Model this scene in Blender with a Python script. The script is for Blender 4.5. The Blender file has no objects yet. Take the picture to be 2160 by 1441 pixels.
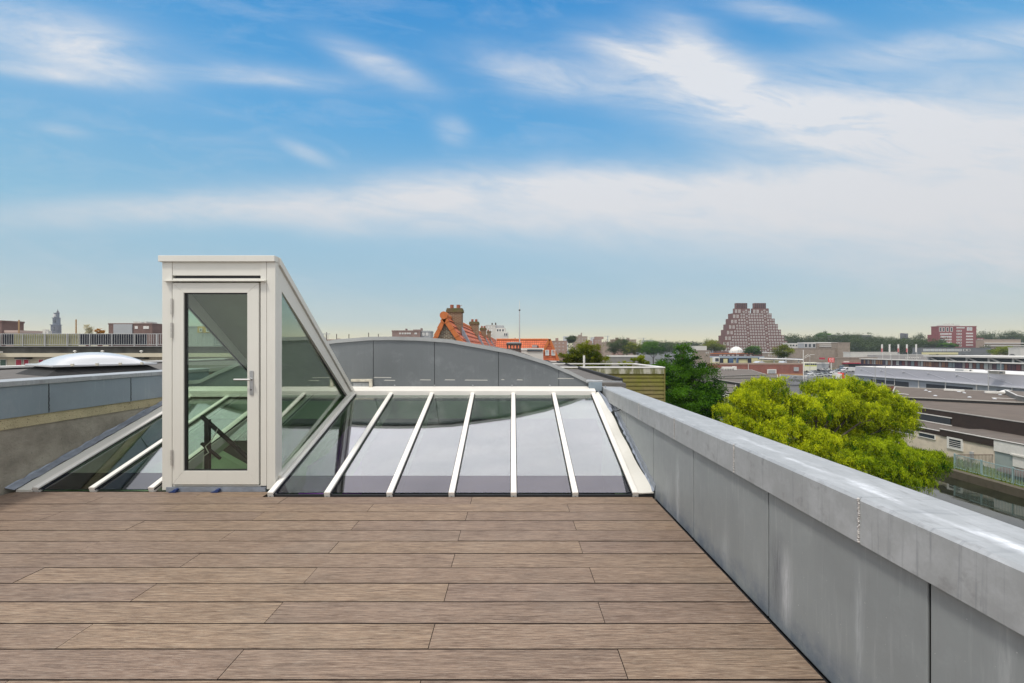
import bpy, bmesh, math, random
import numpy as np
from mathutils import Vector, Matrix
R = math.radians
F, CX, HY, ZC = 960.0, 1081.0, 735.0, 1.45     # focal length in photo pixels, vanishing point, eye height over the deck
GZ = -10.6                                      # street level
scene = bpy.context.scene

# ---------------------------------------------------------------- camera
cam = bpy.data.cameras.new('camera'); cam_o = bpy.data.objects.new('camera', cam)
scene.collection.objects.link(cam_o); scene.camera = cam_o
cam_o.location = (0, 0, ZC); cam_o.rotation_euler = (R(90), 0, 0)
cam.sensor_width = 36; cam.lens = 36 * F / 2160
cam.shift_x = -(CX - 1080) / 2160; cam.shift_y = (HY - 720.5) / 2160
cam.clip_start = 0.05; cam.clip_end = 9000

# ---------------------------------------------------------------- world
def az_el(px, py):
    v = Vector(((px - CX) / F, 1, (HY - py) / F)).normalized()
    return math.atan2(v.x, v.y), math.asin(v.z)
SUN_EL, SUN_ROT = R(60), R(222)
world = bpy.data.worlds.new('World'); scene.world = world; world.use_nodes = True
nt = world.node_tree; nt.nodes.clear()
class NB:
    def __init__(s, nt): s.nt = nt
    def n(s, t, **k):
        nd = s.nt.nodes.new(t)
        for a, b in k.items(): setattr(nd, a, b)
        return nd
    def put(s, sock, v):
        if isinstance(v, bpy.types.NodeSocket): s.nt.links.new(v, sock)
        elif v is not None: sock.default_value = v
    def m(s, op, a, b=None, c=None, clamp=False):
        nd = s.n('ShaderNodeMath', operation=op, use_clamp=clamp)
        s.put(nd.inputs[0], a); s.put(nd.inputs[1], b)
        if c is not None: s.put(nd.inputs[2], c)
        return nd.outputs[0]
    def mix(s, f, a, b, mode='MIX'):
        nd = s.n('ShaderNodeMix', data_type='RGBA', blend_type=mode)
        s.put(nd.inputs[0], f)
        for i, v in ((6, a), (7, b)):
            if isinstance(v, (tuple, list)): v = tuple(v) + (1,) * (4 - len(v))
            s.put(nd.inputs[i], v)
        return nd.outputs[2]
    def ramp(s, f, stops):
        nd = s.n('ShaderNodeValToRGB'); s.put(nd.inputs[0], f); cr = nd.color_ramp
        while len(cr.elements) < len(stops): cr.elements.new(.5)
        for e, (p, c) in zip(cr.elements, stops):
            e.position = p; e.color = tuple(c) + (1,) if isinstance(c, (tuple, list)) else (c, c, c, 1)
        return nd.outputs[0]
    def noise(s, vec, scale, detail=4, rough=.55, dist=0, out=0):
        nd = s.n('ShaderNodeTexNoise'); s.put(nd.inputs['Vector'], vec)
        nd.inputs['Scale'].default_value = scale; nd.inputs['Detail'].default_value = detail
        nd.inputs['Roughness'].default_value = rough; nd.inputs['Distortion'].default_value = dist
        return nd.outputs[out]
    def sep(s, v):
        nd = s.n('ShaderNodeSeparateXYZ'); s.put(nd.inputs[0], v); return nd.outputs
    def comb(s, x, y, z):
        nd = s.n('ShaderNodeCombineXYZ')
        for i, v in enumerate((x, y, z)): s.put(nd.inputs[i], v)
        return nd.outputs[0]
    def scl(s, v, k):
        nd = s.n('ShaderNodeMapping'); s.put(nd.inputs[0], v); nd.inputs['Scale'].default_value = k
        return nd.outputs[0]
b = NB(nt)
sky = b.n('ShaderNodeTexSky', sky_type='NISHITA', sun_disc=False, sun_elevation=SUN_EL, sun_rotation=SUN_ROT,
          altitude=10, air_density=1.0, dust_density=1.0, ozone_density=2.0)
hs = b.n('ShaderNodeHueSaturation'); b.put(hs.inputs['Color'], sky.outputs[0])
hs.inputs['Saturation'].default_value = 1.3; hs.inputs['Value'].default_value = 1.0
geo = b.n('ShaderNodeTexCoord'); d = b.sep(geo.outputs['Generated'])
dx, dy, dz = d[0], d[1], d[2]
az = b.m('ARCTAN2', dx, dy); el = b.m('ARCSINE', dz)
# wispy texture laid over a flat cloud deck (streaks run with the wind)
zz = b.m('MAXIMUM', b.m('ADD', dz, .12), .03)
deck = b.comb(b.m('DIVIDE', dx, zz), b.m('DIVIDE', dy, zz), 0.0)
n1 = b.noise(b.scl(deck, (.55, 1.7, 1)), 1.3, 8, .6, 1.2)
fyy = b.m('MAXIMUM', dy, .15); gu, gv = b.m('DIVIDE', dx, fyy), b.m('DIVIDE', dz, fyy)      # sheet of cloud facing north
rot = b.m('ADD', gv, b.m('MULTIPLY', gu, .13))
n2 = b.noise(b.scl(b.comb(gu, rot, 0.0), (2.6, 10.0, 1)), 1.7, 10, .64, .45)
n3 = b.noise(b.scl(b.comb(az, el, 3.0), (1.5, 3.0, 1)), 1.6, 3, .5, .3)
wisp = b.m('ADD', b.m('MULTIPLY', n1, .08), b.m('MULTIPLY', n2, .92))
warp = b.m('MULTIPLY', b.m('SUBTRACT', n3, .5), .05)
total = None
def blob(px, py, rx, ry, rot, amp):
    global total
    a0, e0 = (px - CX) / F, (HY - py) / F; k = 1 / F
    ca, sa = math.cos(R(rot)), math.sin(R(rot))
    u = b.m('SUBTRACT', gu, a0); v = b.m('ADD', b.m('SUBTRACT', gv, e0), warp)
    uu = b.m('DIVIDE', b.m('ADD', b.m('MULTIPLY', u, ca), b.m('MULTIPLY', v, -sa)), rx * k)
    vv = b.m('DIVIDE', b.m('ADD', b.m('MULTIPLY', u, sa), b.m('MULTIPLY', v, ca)), ry * k)
    g = b.m('EXPONENT', b.m('MULTIPLY', b.m('ADD', b.m('MULTIPLY', uu, uu), b.m('MULTIPLY', vv, vv)), -1.0))
    g = b.m('MULTIPLY', g, amp)
    total = g if total is None else b.m('ADD', total, g)
for q in [(1470, 130, 120, 60, 40, .95), (1620, 225, 330, 60, 14, 1.0), (1900, 270, 420, 80, 8, .72), (2250, 330, 420, 190, 0, .72),
          (1150, 165, 160, 42, 12, .65), (1330, 110, 110, 30, 20, .5), (790, 140, 130, 26, 24, .6), (560, 165, 190, 24, 6, .5),
          (90, 70, 220, 60, 12, .7), (210, 115, 120, 40, 25, .5), (110, 150, 150, 16, 8, .6), (955, 275, 38, 22, 20, .6), (640, 315, 60, 14, 22, .45),
          (130, 270, 60, 14, 10, .35), (2050, 90, 300, 35, -6, .55), (1650, 30, 130, 22, 10, .5),
          (700, 425, 620, 34, -3, .7), (1300, 400, 520, 45, 0, .8), (1800, 430, 700, 75, 0, .85), (2200, 560, 500, 70, 0, .5), (1000, 470, 600, 30, 0, .4)]:
    blob(*q)
crisp = total; total = None
for q in [(900, 425, 620, 38, -2, .42), (1500, 420, 560, 55, 0, .5), (2100, 440, 560, 110, 0, .7), (2150, 270, 380, 130, 0, .4), (1450, 500, 700, 60, 0, .3), (1500, 170, 170, 60, 30, .3), (100, 90, 220, 70, 10, .22), (300, 450, 500, 30, 0, .2)]: blob(*q)
soft, total = total, crisp
tex = b.m('MULTIPLY_ADD', wisp, 3.6, -1.2, clamp=False)
m_front = b.m('MULTIPLY', total, b.m('MAXIMUM', b.m('ADD', b.m('MULTIPLY', tex, .75), .35), 0.0), clamp=True)
m_front = b.m('MAXIMUM', m_front, b.m('MULTIPLY', b.m('SUBTRACT', total, .72), .9, clamp=True))
m_front = b.m('SUBTRACT', 1.0, b.m('MULTIPLY', b.m('SUBTRACT', 1.0, m_front), b.m('SUBTRACT', 1.0, b.m('MINIMUM', b.m('MULTIPLY', soft, b.m('MULTIPLY_ADD', wisp, .8, .6)), 1.0))))
# cloud veil overhead, above the top of the photograph's view, and behind the camera
over = b.ramp(b.m('SUBTRACT', dz, b.m('MULTIPLY', dy, .79)), [(0.0, 0.0), (.09, 1.0)]) 
back = b.ramp(b.m('MULTIPLY', dy, -1.0), [(0.0, 0.0), (.5, 1.0)])
m_all = b.m('MAXIMUM', m_front, b.m('MULTIPLY', over, b.m('MULTIPLY_ADD', wisp, .4, .74, clamp=True)))
m_all = b.m('MAXIMUM', m_all, b.m('MULTIPLY', back, .8), clamp=True)
thin = b.m('MULTIPLY', b.m('MULTIPLY_ADD', wisp, 3.0, -1.35, clamp=True), .22)
m_all = b.m('MAXIMUM', m_all, thin)
# colour by elevation: sky texture graded to the photo's deep top, pale blue and a warm rim along the horizon
grad = b.ramp(b.m('DIVIDE', el, R(60)), [(0.0, (8.8, 7.7, 4.7)), (.025, (7.6, 7.3, 5.4)), (.055, (5.4, 6.4, 6.2)), (.12, (4.2, 5.9, 6.8)), (.22, (2.9, 5.5, 7.3)),
                                 (.42, (1.25, 4.2, 7.6)), (.64, (.35, 2.9, 6.9)), (1.0, (.25, 2.4, 6.2))])
base = b.mix(.88, hs.outputs[0], grad)
cloud = b.mix(b.ramp(el, [(0.0, 0.0), (R(25), 1.0)]), (6.6, 6.6, 6.7), (7.4, 7.7, 8.2))
cloud = b.mix(over, cloud, (10.6, 10.8, 11.0))
fy = b.m('MAXIMUM', dy, .05)
lit = b.m('MULTIPLY', b.ramp(b.m('DIVIDE', dz, fy), [(0.0, 0.0), (.80, 0.0), (.92, 1.0), (1.0, 1.0)]), b.m('MULTIPLY_ADD', b.m('DIVIDE', dz, fy), -1.2, 3.0, clamp=True))
lit = b.m('MULTIPLY', lit, b.m('MULTIPLY_ADD', b.m('ABSOLUTE', b.m('DIVIDE', dx, fy)), -1.5, 2.2, clamp=True))
lit = b.m('MULTIPLY', lit, b.m('MULTIPLY_ADD', n3, .6, .62, clamp=True))
cloud = b.mix(lit, cloud, (22.0, 20.6, 22.0))
col = b.mix(m_all, base, cloud)
bg = b.n('ShaderNodeBackground'); b.put(bg.inputs[0], col); bg.inputs[1].default_value = .1
out = b.n('ShaderNodeOutputWorld'); nt.links.new(bg.outputs[0], out.inputs[0])

# ---------------------------------------------------------------- sun, exposure
sl = bpy.data.lights.new('sun', 'SUN'); sun = bpy.data.objects.new('sun', sl); scene.collection.objects.link(sun)
sl.energy = 2.4; sl.angle = R(9); sl.color = (1, .94, .84)
sd = Vector((math.sin(SUN_ROT) * math.cos(SUN_EL), math.cos(SUN_ROT) * math.cos(SUN_EL), math.sin(SUN_EL)))
sun.rotation_euler = sd.to_track_quat('Z', 'Y').to_euler(); sun.location = (0, -5, 20)
vs = scene.view_settings; vs.view_transform = 'Standard'; vs.look = 'None'; vs.exposure = 0.0; vs.gamma = 1.0
try:
    scene.cycles.use_denoising = True; scene.cycles.denoiser = 'OPENIMAGEDENOISE'
except Exception: pass
scene.cycles.max_bounces = 7; scene.cycles.transparent_max_bounces = 24; scene.cycles.glossy_bounces = 4
scene.cycles.caustics_reflective = False; scene.cycles.caustics_refractive = False
scene.cycles.sample_clamp_indirect = 6

# ---------------------------------------------------------------- materials
MATS = {}
def material(name, col, rough=.6, metal=0.0, var=.12, scale=3.0, bump=0.0, bscale=60, spec=.5, stretch=(1, 1, 1), extra=None, trans=0):
    if name in MATS: return MATS[name]
    m = bpy.data.materials.new(name); m.use_nodes = True; MATS[name] = m
    t = NB(m.node_tree); p = m.node_tree.nodes['Principled BSDF']
    tc = t.n('ShaderNodeTexCoord'); pos = t.n('ShaderNodeNewGeometry').outputs['Position']
    v = t.scl(pos, stretch)
    n = t.noise(v, scale, 5, .6)
    f = t.m('MULTIPLY_ADD', n, 2 * var * 1.6, 1 - var * 1.6)
    c = t.mix(1.0, tuple(col), t.comb(f, f, f), 'MULTIPLY')
    if extra: c = extra(t, c, pos, p) or c
    t.put(p.inputs['Base Color'], c)
    p.inputs['Roughness'].default_value = rough; p.inputs['Metallic'].default_value = metal
    p.inputs['Specular IOR Level'].default_value = spec
    if bump:
        bn = t.n('ShaderNodeBump'); bn.inputs['Strength'].default_value = bump; bn.inputs['Distance'].default_value = .01
        t.put(bn.inputs['Height'], t.noise(v, bscale, 3, .6)); t.put(p.inputs['Normal'], bn.outputs[0])
    return m
def attr(t, name):
    a = t.n('ShaderNodeAttribute'); a.attribute_name = name; return a.outputs['Fac']

def zinc_extra(streak=1.0, grime=0.0, top=False, lo=(.12, .15, .2), blotch=.8):
    def f(t, c, pos, p):
        s = t.noise(t.scl(pos, (6, 6, .45)), 5, 5, .65)
        c = t.mix(t.m('MULTIPLY', t.m('MULTIPLY_ADD', s, 4, -2.2, clamp=True), .35 * streak), c, (.52, .54, .57))
        s2 = t.noise(t.scl(pos, (11, 11, .8)), 7, 4, .6)
        c = t.mix(t.m('MULTIPLY', t.m('MULTIPLY_ADD', s2, 5, -3.0, clamp=True), .3 * streak), c, (.12, .13, .14))
        n = t.noise(pos, 1.7, 6, .6)
        c = t.mix(t.m('MULTIPLY', t.m('MULTIPLY_ADD', n, 4, -2.0, clamp=True), .6 * blotch), c, (.19, .205, .215))
        n4 = t.noise(pos, 4.5, 6, .7)
        c = t.mix(t.m('MULTIPLY', t.m('MULTIPLY_ADD', n4, 6, -3.3, clamp=True), .35 * blotch), c, (.42, .44, .45))
        if grime:
            z = t.sep(pos)[2]
            g = t.m('MULTIPLY', t.m('MULTIPLY_ADD', z, -7.0, 1.2, clamp=True), t.m('MULTIPLY_ADD', t.noise(pos, 6, 6, .7), 4, -1.5, clamp=True))
            c = t.mix(t.m('MULTIPLY', g, grime), c, lo)
            sq = t.sep(pos); yy, zq = sq[1], sq[2]
            def run(y0, w, z0, z1, amt, cc):
                nonlocal c
                k = t.m('EXPONENT', t.m('MULTIPLY', t.m('POWER', t.m('DIVIDE', t.m('SUBTRACT', t.m('MULTIPLY_ADD', t.noise(pos, 7, 3, .5), w * .8, yy), y0 + w * .4), w), 2.0), -1.0))
                zz_ = t.m('MULTIPLY', t.m('MULTIPLY_ADD', zq, 6.0, -6.0 * z0, clamp=True), t.m('MULTIPLY_ADD', zq, -6.0, 6.0 * z1, clamp=True))
                br = t.m('MULTIPLY_ADD', t.noise(t.scl(pos, (30, 30, 3)), 3, 5, .7), 3.2, -1.0, clamp=True)
                c = t.mix(t.m('MULTIPLY', t.m('MULTIPLY', k, zz_), t.m('MULTIPLY', br, amt)), c, cc)
            run(1.84, .018, .05, .62, .38, (.6, .64, .68)); run(3.86, .035, -.3, .58, .5, (.62, .65, .68)); run(4.1, .09, -.5, .35, .4, (.5, .53, .56))
            run(1.30, .03, -.3, .75, .35, (.5, .53, .55)); run(2.99, .05, -.3, .35, .35, (.5, .53, .55)); run(2.40, .06, .0, .50, .9, (.12, .13, .15)); run(2.33, .04, -.02, .46, .9, (.58, .6, .63)); run(1.12, .06, -.2, .5, .3, (.13, .14, .16))
            sp = t.noise(pos, 90, 2, .5)
            c = t.mix(t.m('MULTIPLY_ADD', sp, 14, -10.2, clamp=True), c, (.6, .62, .64))
        r = t.m('MULTIPLY_ADD', t.noise(pos, 9, 4, .6), .3, .33); t.put(p.inputs['Roughness'], r)
        bq = t.n('ShaderNodeBump'); bq.inputs['Strength'].default_value = .5; bq.inputs['Distance'].default_value = .012; t.put(bq.inputs['Height'], t.noise(pos, 1.6, 2, .4)); t.put(p.inputs['Normal'], bq.outputs[0])
        return c
    return f
ZW = material('zinc_wall', (.262, .285, .293), .55, .08, .14, 1.3, 0, 25, extra=zinc_extra(.8, .85, blotch=.55))
def coping_extra(t, c, pos, p):
    s = t.sep(pos); x, y = s[0], s[1]
    wob = t.noise(t.scl(pos, (5, 1.1, 1)), 2, 5, .7)
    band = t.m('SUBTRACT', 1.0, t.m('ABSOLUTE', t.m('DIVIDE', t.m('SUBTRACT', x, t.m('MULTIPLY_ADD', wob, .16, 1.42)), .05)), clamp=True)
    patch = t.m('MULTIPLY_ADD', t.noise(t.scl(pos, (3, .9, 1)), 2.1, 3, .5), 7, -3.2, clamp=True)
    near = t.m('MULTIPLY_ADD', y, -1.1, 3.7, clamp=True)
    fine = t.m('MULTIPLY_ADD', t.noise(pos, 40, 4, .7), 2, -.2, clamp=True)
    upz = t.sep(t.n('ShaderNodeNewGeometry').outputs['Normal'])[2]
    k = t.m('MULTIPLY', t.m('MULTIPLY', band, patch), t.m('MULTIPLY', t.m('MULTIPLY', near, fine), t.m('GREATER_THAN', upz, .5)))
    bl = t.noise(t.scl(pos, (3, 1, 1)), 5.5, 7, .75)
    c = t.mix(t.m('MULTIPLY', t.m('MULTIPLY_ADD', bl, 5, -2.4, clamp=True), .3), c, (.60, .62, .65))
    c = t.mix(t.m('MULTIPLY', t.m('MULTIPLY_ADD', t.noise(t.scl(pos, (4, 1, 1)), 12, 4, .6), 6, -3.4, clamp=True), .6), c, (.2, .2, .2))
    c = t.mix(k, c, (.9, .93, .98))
    st = t.noise(t.scl(pos, (1, 14, .5)), 3, 5, .65)
    c = t.mix(t.m('MULTIPLY', t.m('MULTIPLY_ADD', st, 5, -2.7, clamp=True), .6), c, (.16, .175, .19))
    t.put(p.inputs['Roughness'], t.m('MULTIPLY_ADD', bl, .3, .32))
    return c
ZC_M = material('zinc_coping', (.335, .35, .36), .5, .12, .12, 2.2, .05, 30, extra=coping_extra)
ZG = material('zinc_gable', (.155, .17, .18), .5, .25, .1, 1.1, 0, 20, extra=zinc_extra(.25, 0, blotch=.5))
ZL = material('zinc_blue', (.24, .29, .33), .5, .25, .12, 1.1, 0, 20, extra=zinc_extra(.5, 0, blotch=.6))
LEAD = material('lead_flashing', (.25, .28, .33), .5, .3, .35, 9, .6, 18)
def cream_x(t, c, pos, p):
    n = t.noise(t.scl(pos, (8, 8, .7)), 4, 5, .6)
    return t.mix(t.m('MULTIPLY', t.m('MULTIPLY_ADD', n, 4, -2.2, clamp=True), .12), c, (.4, .37, .31))
WHITE = material('cream_aluminium', (.66, .645, .59), .38, 0, .035, 1.5, .03, 200, extra=cream_x)
BAR = material('white_aluminium_bar', (.8, .77, .72), .35, 0, .04, 2)
BLACK = material('black_rubber', (.012, .012, .013), .6)
STEEL = material('brushed_steel', (.5, .5, .5), .32, .9, .05, 30)
BLUEP = material('blue_plastic', (.02, .045, .16), .45)
BITUMEN = material('bitumen', (.12, .11, .10), .9, 0, .35, 6, .5, 90)
BITUMEN_D = material('bitumen_dark', (.022, .022, .023), .85, 0, .3, 8, .5, 90)
def mossy(t, c, pos, p):
    n = t.noise(pos, 2.2, 6, .65)
    c = t.mix(t.m('MULTIPLY', t.m('MULTIPLY_ADD', n, 3.5, -1.6, clamp=True), .6), c, (.06, .055, .045))
    return t.mix(t.m('MULTIPLY_ADD', t.noise(pos, 38, 3, .6), 9, -6.0, clamp=True), c, (.08, .075, .06))
RENDER = material('cement_render', (.34, .31, .255), .92, 0, .25, 2.4, .7, 45, extra=mossy)
def speck(t, c, pos, p):
    return t.mix(t.m('MULTIPLY_ADD', t.noise(pos, 55, 3, .6), 12, -7.3, clamp=True), c, (.04, .035, .025))
CONC = material('pebble_concrete', (.46, .40, .25), .95, 0, .22, 5, .9, 70, extra=speck)
def wood_extra(t, c, pos, p):
    r = attr(t, 'rnd'); s = t.sep(pos)
    off = t.comb(t.m('MULTIPLY_ADD', r, 37.0, s[0]), s[1], t.m('MULTIPLY', r, 11.0))
    g1 = t.noise(t.scl(off, (2.6, 52, 1)), 2.4, 7, .75, .5)
    g2 = t.noise(t.scl(off, (6, 140, 1)), 2.2, 4, .65, .2)
    bl = t.noise(t.scl(off, (1.0, 3.0, 1)), 1.6, 4, .6)
    c = t.mix(t.ramp(g1, [(.36, 0), (.62, 1)]), (.082, .050, .034), (.285, .203, .145))
    c = t.mix(t.m('MULTIPLY', t.m('MULTIPLY_ADD', g2, 6, -3.1, clamp=True), .55), c, (.42, .35, .28))
    c = t.mix(t.m('MULTIPLY', t.m('MULTIPLY_ADD', g2, -7, 2.9, clamp=True), .6), c, (.07, .042, .03))
    f = t.m('MULTIPLY', t.m('MULTIPLY_ADD', r, .15, .93), t.m('MULTIPLY_ADD', bl, .5, .76))
    c = t.mix(1.0, c, t.comb(f, f, t.m('MULTIPLY', f, t.m('MULTIPLY_ADD', r, -.08, 1.03))), 'MULTIPLY')
    foot = t.m('MULTIPLY', t.m('MULTIPLY_ADD', t.noise(pos, 2.6, 6, .7), 7, -4.1, clamp=True), .3)
    c = t.mix(foot, c, (.085, .06, .048))
    spk = t.m('MULTIPLY_ADD', t.noise(pos, 70, 2, .5), 16, -12.2, clamp=True)
    c = t.mix(t.m('MULTIPLY', spk, .6), c, (.5, .48, .44))
    dust = t.m('MULTIPLY', t.m('MULTIPLY_ADD', t.noise(pos, 1.1, 4, .6), 4, -2.0, clamp=True), .18)
    c = t.mix(dust, c, (.28, .25, .21))
    bn = t.n('ShaderNodeBump'); bn.inputs['Strength'].default_value = .35; bn.inputs['Distance'].default_value = .004
    t.put(bn.inputs['Height'], g1); t.put(p.inputs['Normal'], bn.outputs[0])
    t.put(p.inputs['Roughness'], t.m('MULTIPLY_ADD', g2, .25, .48))
    return c
WOOD = material('weathered_decking', (.3, .2, .15), .6, extra=wood_extra, spec=.35)

def glass(name, tint, a, k, rough=.0, gloss=(1, 1, 1), dust=0.0):
    m = bpy.data.materials.new(name); m.use_nodes = True; MATS[name] = m
    t = NB(m.node_tree); m.node_tree.nodes.clear()
    gp = t.n('ShaderNodeNewGeometry').outputs['Position']
    lw = t.n('ShaderNodeLayerWeight'); lw.inputs[0].default_value = .5
    fac = t.m('MULTIPLY_ADD', t.m('POWER', lw.outputs['Facing'], 3.0), k, a, clamp=True)
    tr = t.n('ShaderNodeBsdfTransparent'); tr.inputs[0].default_value = tuple(tint) + (1,)
    gl = t.n('ShaderNodeBsdfGlossy'); gl.inputs[0].default_value = tuple(gloss) + (1,); gl.inputs['Roughness'].default_value = rough
    mx = t.n('ShaderNodeMixShader'); t.put(mx.inputs[0], fac); t.put(mx.inputs[1], tr.outputs[0]); t.put(mx.inputs[2], gl.outputs[0])
    if dust:
        df = t.n('ShaderNodeBsdfDiffuse'); df.inputs[0].default_value = (.62, .62, .58, 1)
        s1 = t.m('MULTIPLY_ADD', t.noise(t.scl(gp, (1, .5, 1)), 3.2, 6, .65), 3.5, -1.7, clamp=True); s2 = t.m('MULTIPLY_ADD', t.noise(gp, 45, 3, .5), 14, -10.0, clamp=True)
        dm_ = t.n('ShaderNodeMixShader'); t.put(dm_.inputs[0], t.m('ADD', t.m('MULTIPLY', s1, dust), t.m('MULTIPLY', s2, .35), clamp=True)); t.put(dm_.inputs[1], mx.outputs[0]); t.put(dm_.inputs[2], df.outputs[0]); mx = dm_
    o = t.n('ShaderNodeOutputMaterial'); t.put(o.inputs[0], mx.outputs[0]); return m
G_ROOF = glass('roof_glass', (.59, .69, .61), .18, .6, .02, (.96, .97, 1.0), .07)
G_EDGE = glass('roof_glass_edge', (.25, .27, .36), .11, .3, .03)
G_DOOR = glass('door_glass', (.93, .98, .94), .04, .5, .0)
G_SIDE = glass('side_glass', (.86, .95, .85), .10, 1.1, .0, (.9, .95, .9))
WINDARK = material('window_dark', (.03, .04, .05), .12, 0, .2, .5, spec=.8)
WINLIGHT = material('window_pale', (.42, .46, .48), .2, 0, .2, .8, spec=.8)
FRAMEW = material('window_frame_white', (.72, .70, .66), .5)

def brick_mat(name, c1, c2, mortar, sx=1.0, rough=.85, w=.22, h=.065, bw=.012):
    if name in MATS: return MATS[name]
    def ex(t, c, pos, p):
        s = t.sep(pos)
        v = t.comb(t.m('ADD', s[0], s[1]), s[2], 0.0)
        bt = t.n('ShaderNodeTexBrick'); t.put(bt.inputs['Vector'], v); bt.inputs['Scale'].default_value = 1.0
        bt.inputs['Color1'].default_value = tuple(c1) + (1,); bt.inputs['Color2'].default_value = tuple(c2) + (1,)
        bt.inputs['Mortar'].default_value = tuple(mortar) + (1,); bt.inputs['Brick Width'].default_value = w * sx
        bt.inputs['Row Height'].default_value = h * sx; bt.inputs['Mortar Size'].default_value = bw * sx
        n = t.noise(pos, .6, 5, .6); f = t.m('MULTIPLY_ADD', n, .7, .65)
        return t.mix(1.0, bt.outputs[0], t.comb(f, f, f), 'MULTIPLY')
    return material(name, c1, rough, extra=ex)

# ---------------------------------------------------------------- geometry helpers
class MB:
    def __init__(s): s.v = []; s.f = []; s.mi = []; s.fa = []
    def add(s, vs, fs, mi=0, a=0.0):
        o = len(s.v); s.v += [tuple(p) for p in vs]
        for f in fs: s.f.append(tuple(i + o for i in f)); s.mi.append(mi); s.fa.append(a)
        return s
    def box(s, x0, x1, y0, y1, z0, z1, mi=0, a=0.0):
        return s.add([(x0, y0, z0), (x1, y0, z0), (x1, y1, z0), (x0, y1, z0), (x0, y0, z1), (x1, y0, z1), (x1, y1, z1), (x0, y1, z1)],
              [(3, 2, 1, 0), (4, 5, 6, 7), (0, 1, 5, 4), (1, 2, 6, 5), (2, 3, 7, 6), (3, 0, 4, 7)], mi, a)
    def prism(s, pts, vec, mi=0, a=0.0):
        n = len(pts); vec = Vector(vec); p0 = [Vector(p) for p in pts]
        nn = sum(((p0[i] - p0[0]).cross(p0[i + 1] - p0[0]) for i in range(1, n - 1)), Vector())
        if nn.dot(vec) < 0: p0.reverse()
        v = p0 + [p + vec for p in p0]
        return s.add(v, [tuple(range(n - 1, -1, -1)), tuple(range(n, 2 * n))] + [(i, (i + 1) % n, n + (i + 1) % n, n + i) for i in range(n)], mi, a)
    def bar(s, p, q, w, h, up=(0, 0, 1), mi=0):
        p, q = Vector(p), Vector(q); d = (q - p).normalized(); sx = d.cross(Vector(up))
        sx = sx.normalized() if sx.length > 1e-5 else Vector((1, 0, 0)); u = sx.cross(d)
        a = [p + sx * (i * w / 2) + u * (j * h / 2) for i, j in ((-1, -1), (1, -1), (1, 1), (-1, 1))]
        return s.prism(a, q - p, mi)
    def ring(s, outer, inner, vec, mi=0):
        n = len(outer); vec = Vector(vec); O = [Vector(p) for p in outer]; I = [Vector(p) for p in inner]
        for i in range(n):
            j = (i + 1) % n; s.prism([O[i], O[j], I[j], I[i]], vec, mi)
        return s
    def tube(s, p, q, r, r2=None, n=10, mi=0, cap=True):
        p, q = Vector(p), Vector(q); r2 = r if r2 is None else r2; d = (q - p).normalized()
        x = d.orthogonal().normalized(); y = d.cross(x)
        c = [(math.cos(2 * math.pi * i / n), math.sin(2 * math.pi * i / n)) for i in range(n)]
        v = [p + x * a * r + y * bb * r for a, bb in c] + [q + x * a * r2 + y * bb * r2 for a, bb in c]
        f = [(i, (i + 1) % n, n + (i + 1) % n, n + i) for i in range(n)]
        if cap: f += [tuple(range(n - 1, -1, -1)), tuple(range(n, 2 * n))]
        return s.add(v, f, mi)
    def lathe(s, c, prof, n=16, mi=0):
        c = Vector(c); v = []; f = []
        for r, z in prof:
            for i in range(n): v.append(c + Vector((r * math.cos(2 * math.pi * i / n), r * math.sin(2 * math.pi * i / n), z)))
        for k in range(len(prof) - 1):
            for i in range(n): f.append((k * n + i, k * n + (i + 1) % n, (k + 1) * n + (i + 1) % n, (k + 1) * n + i))
        f.append(tuple(range(n - 1, -1, -1))); f.append(tuple(range((len(prof) - 1) * n, len(prof) * n)))
        return s.add(v, f, mi)
    def build(s, name, mats, parent=None, bevel=0, smooth=False, origin=None, **tags):
        me = bpy.data.meshes.new(name)
        o0 = Vector(parent['_o']) if parent is not None else Vector(origin or (0, 0, 0))
        me.from_pydata([tuple(Vector(p) - o0) for p in s.v], [], s.f)
        for m in (mats if isinstance(mats, (list, tuple)) else [mats]): me.materials.append(m)
        me.polygons.foreach_set('material_index', s.mi)
        at = me.attributes.new('rnd', 'FLOAT', 'FACE'); at.data.foreach_set('value', s.fa)
        if smooth: me.polygons.foreach_set('use_smooth', [True] * len(s.f))
        me.update()
        o = bpy.data.objects.new(name, me); scene.collection.objects.link(o)
        if parent is not None:
            o.parent = parent
            o['_o'] = tuple(o0)      # a child keeps its thing's origin so that a sub-part can sit under it
        else:
            o.location = o0; o['_o'] = tuple(o0)
        if bevel:
            bv = o.modifiers.new('bevel', 'BEVEL'); bv.width = bevel; bv.segments = 2; bv.limit_method = 'ANGLE'
        for k, v in tags.items(): o[k] = v
        return o
def thing(name, label, cat, loc=(0, 0, 0), group=None):
    o = bpy.data.objects.new(name, None); scene.collection.objects.link(o); o.location = loc; o['_o'] = tuple(loc)
    o['label'] = label; o['category'] = cat; o.empty_display_size = .2
    if group: o['group'] = group
    return o
def tag(o, label, cat, group=None):
    o['label'] = label; o['category'] = cat
    if group: o['group'] = group
    return o
def copy_thing(o, loc, label, rot=None):
    c = o.copy(); scene.collection.objects.link(c); c.location = loc; c['label'] = label
    if rot is not None: c.rotation_euler.z = rot
    for ch in o.children:
        k = ch.copy(); scene.collection.objects.link(k); k.parent = c
        for g in ch.children:
            q = g.copy(); scene.collection.objects.link(q); q.parent = k
    return c
def P(x, y, D): return Vector(((x - CX) / F * D, D, ZC - (y - HY) / F * D))
def XP(x, D): return (x - CX) / F * D
def ZP(y, D): return ZC - (y - HY) / F * D
def G(x, y, z):
    D = (ZC - z) * F / (y - HY); return P(x, y, D)
# ================================================================ THE TERRACE
rng = random.Random(4)
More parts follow.
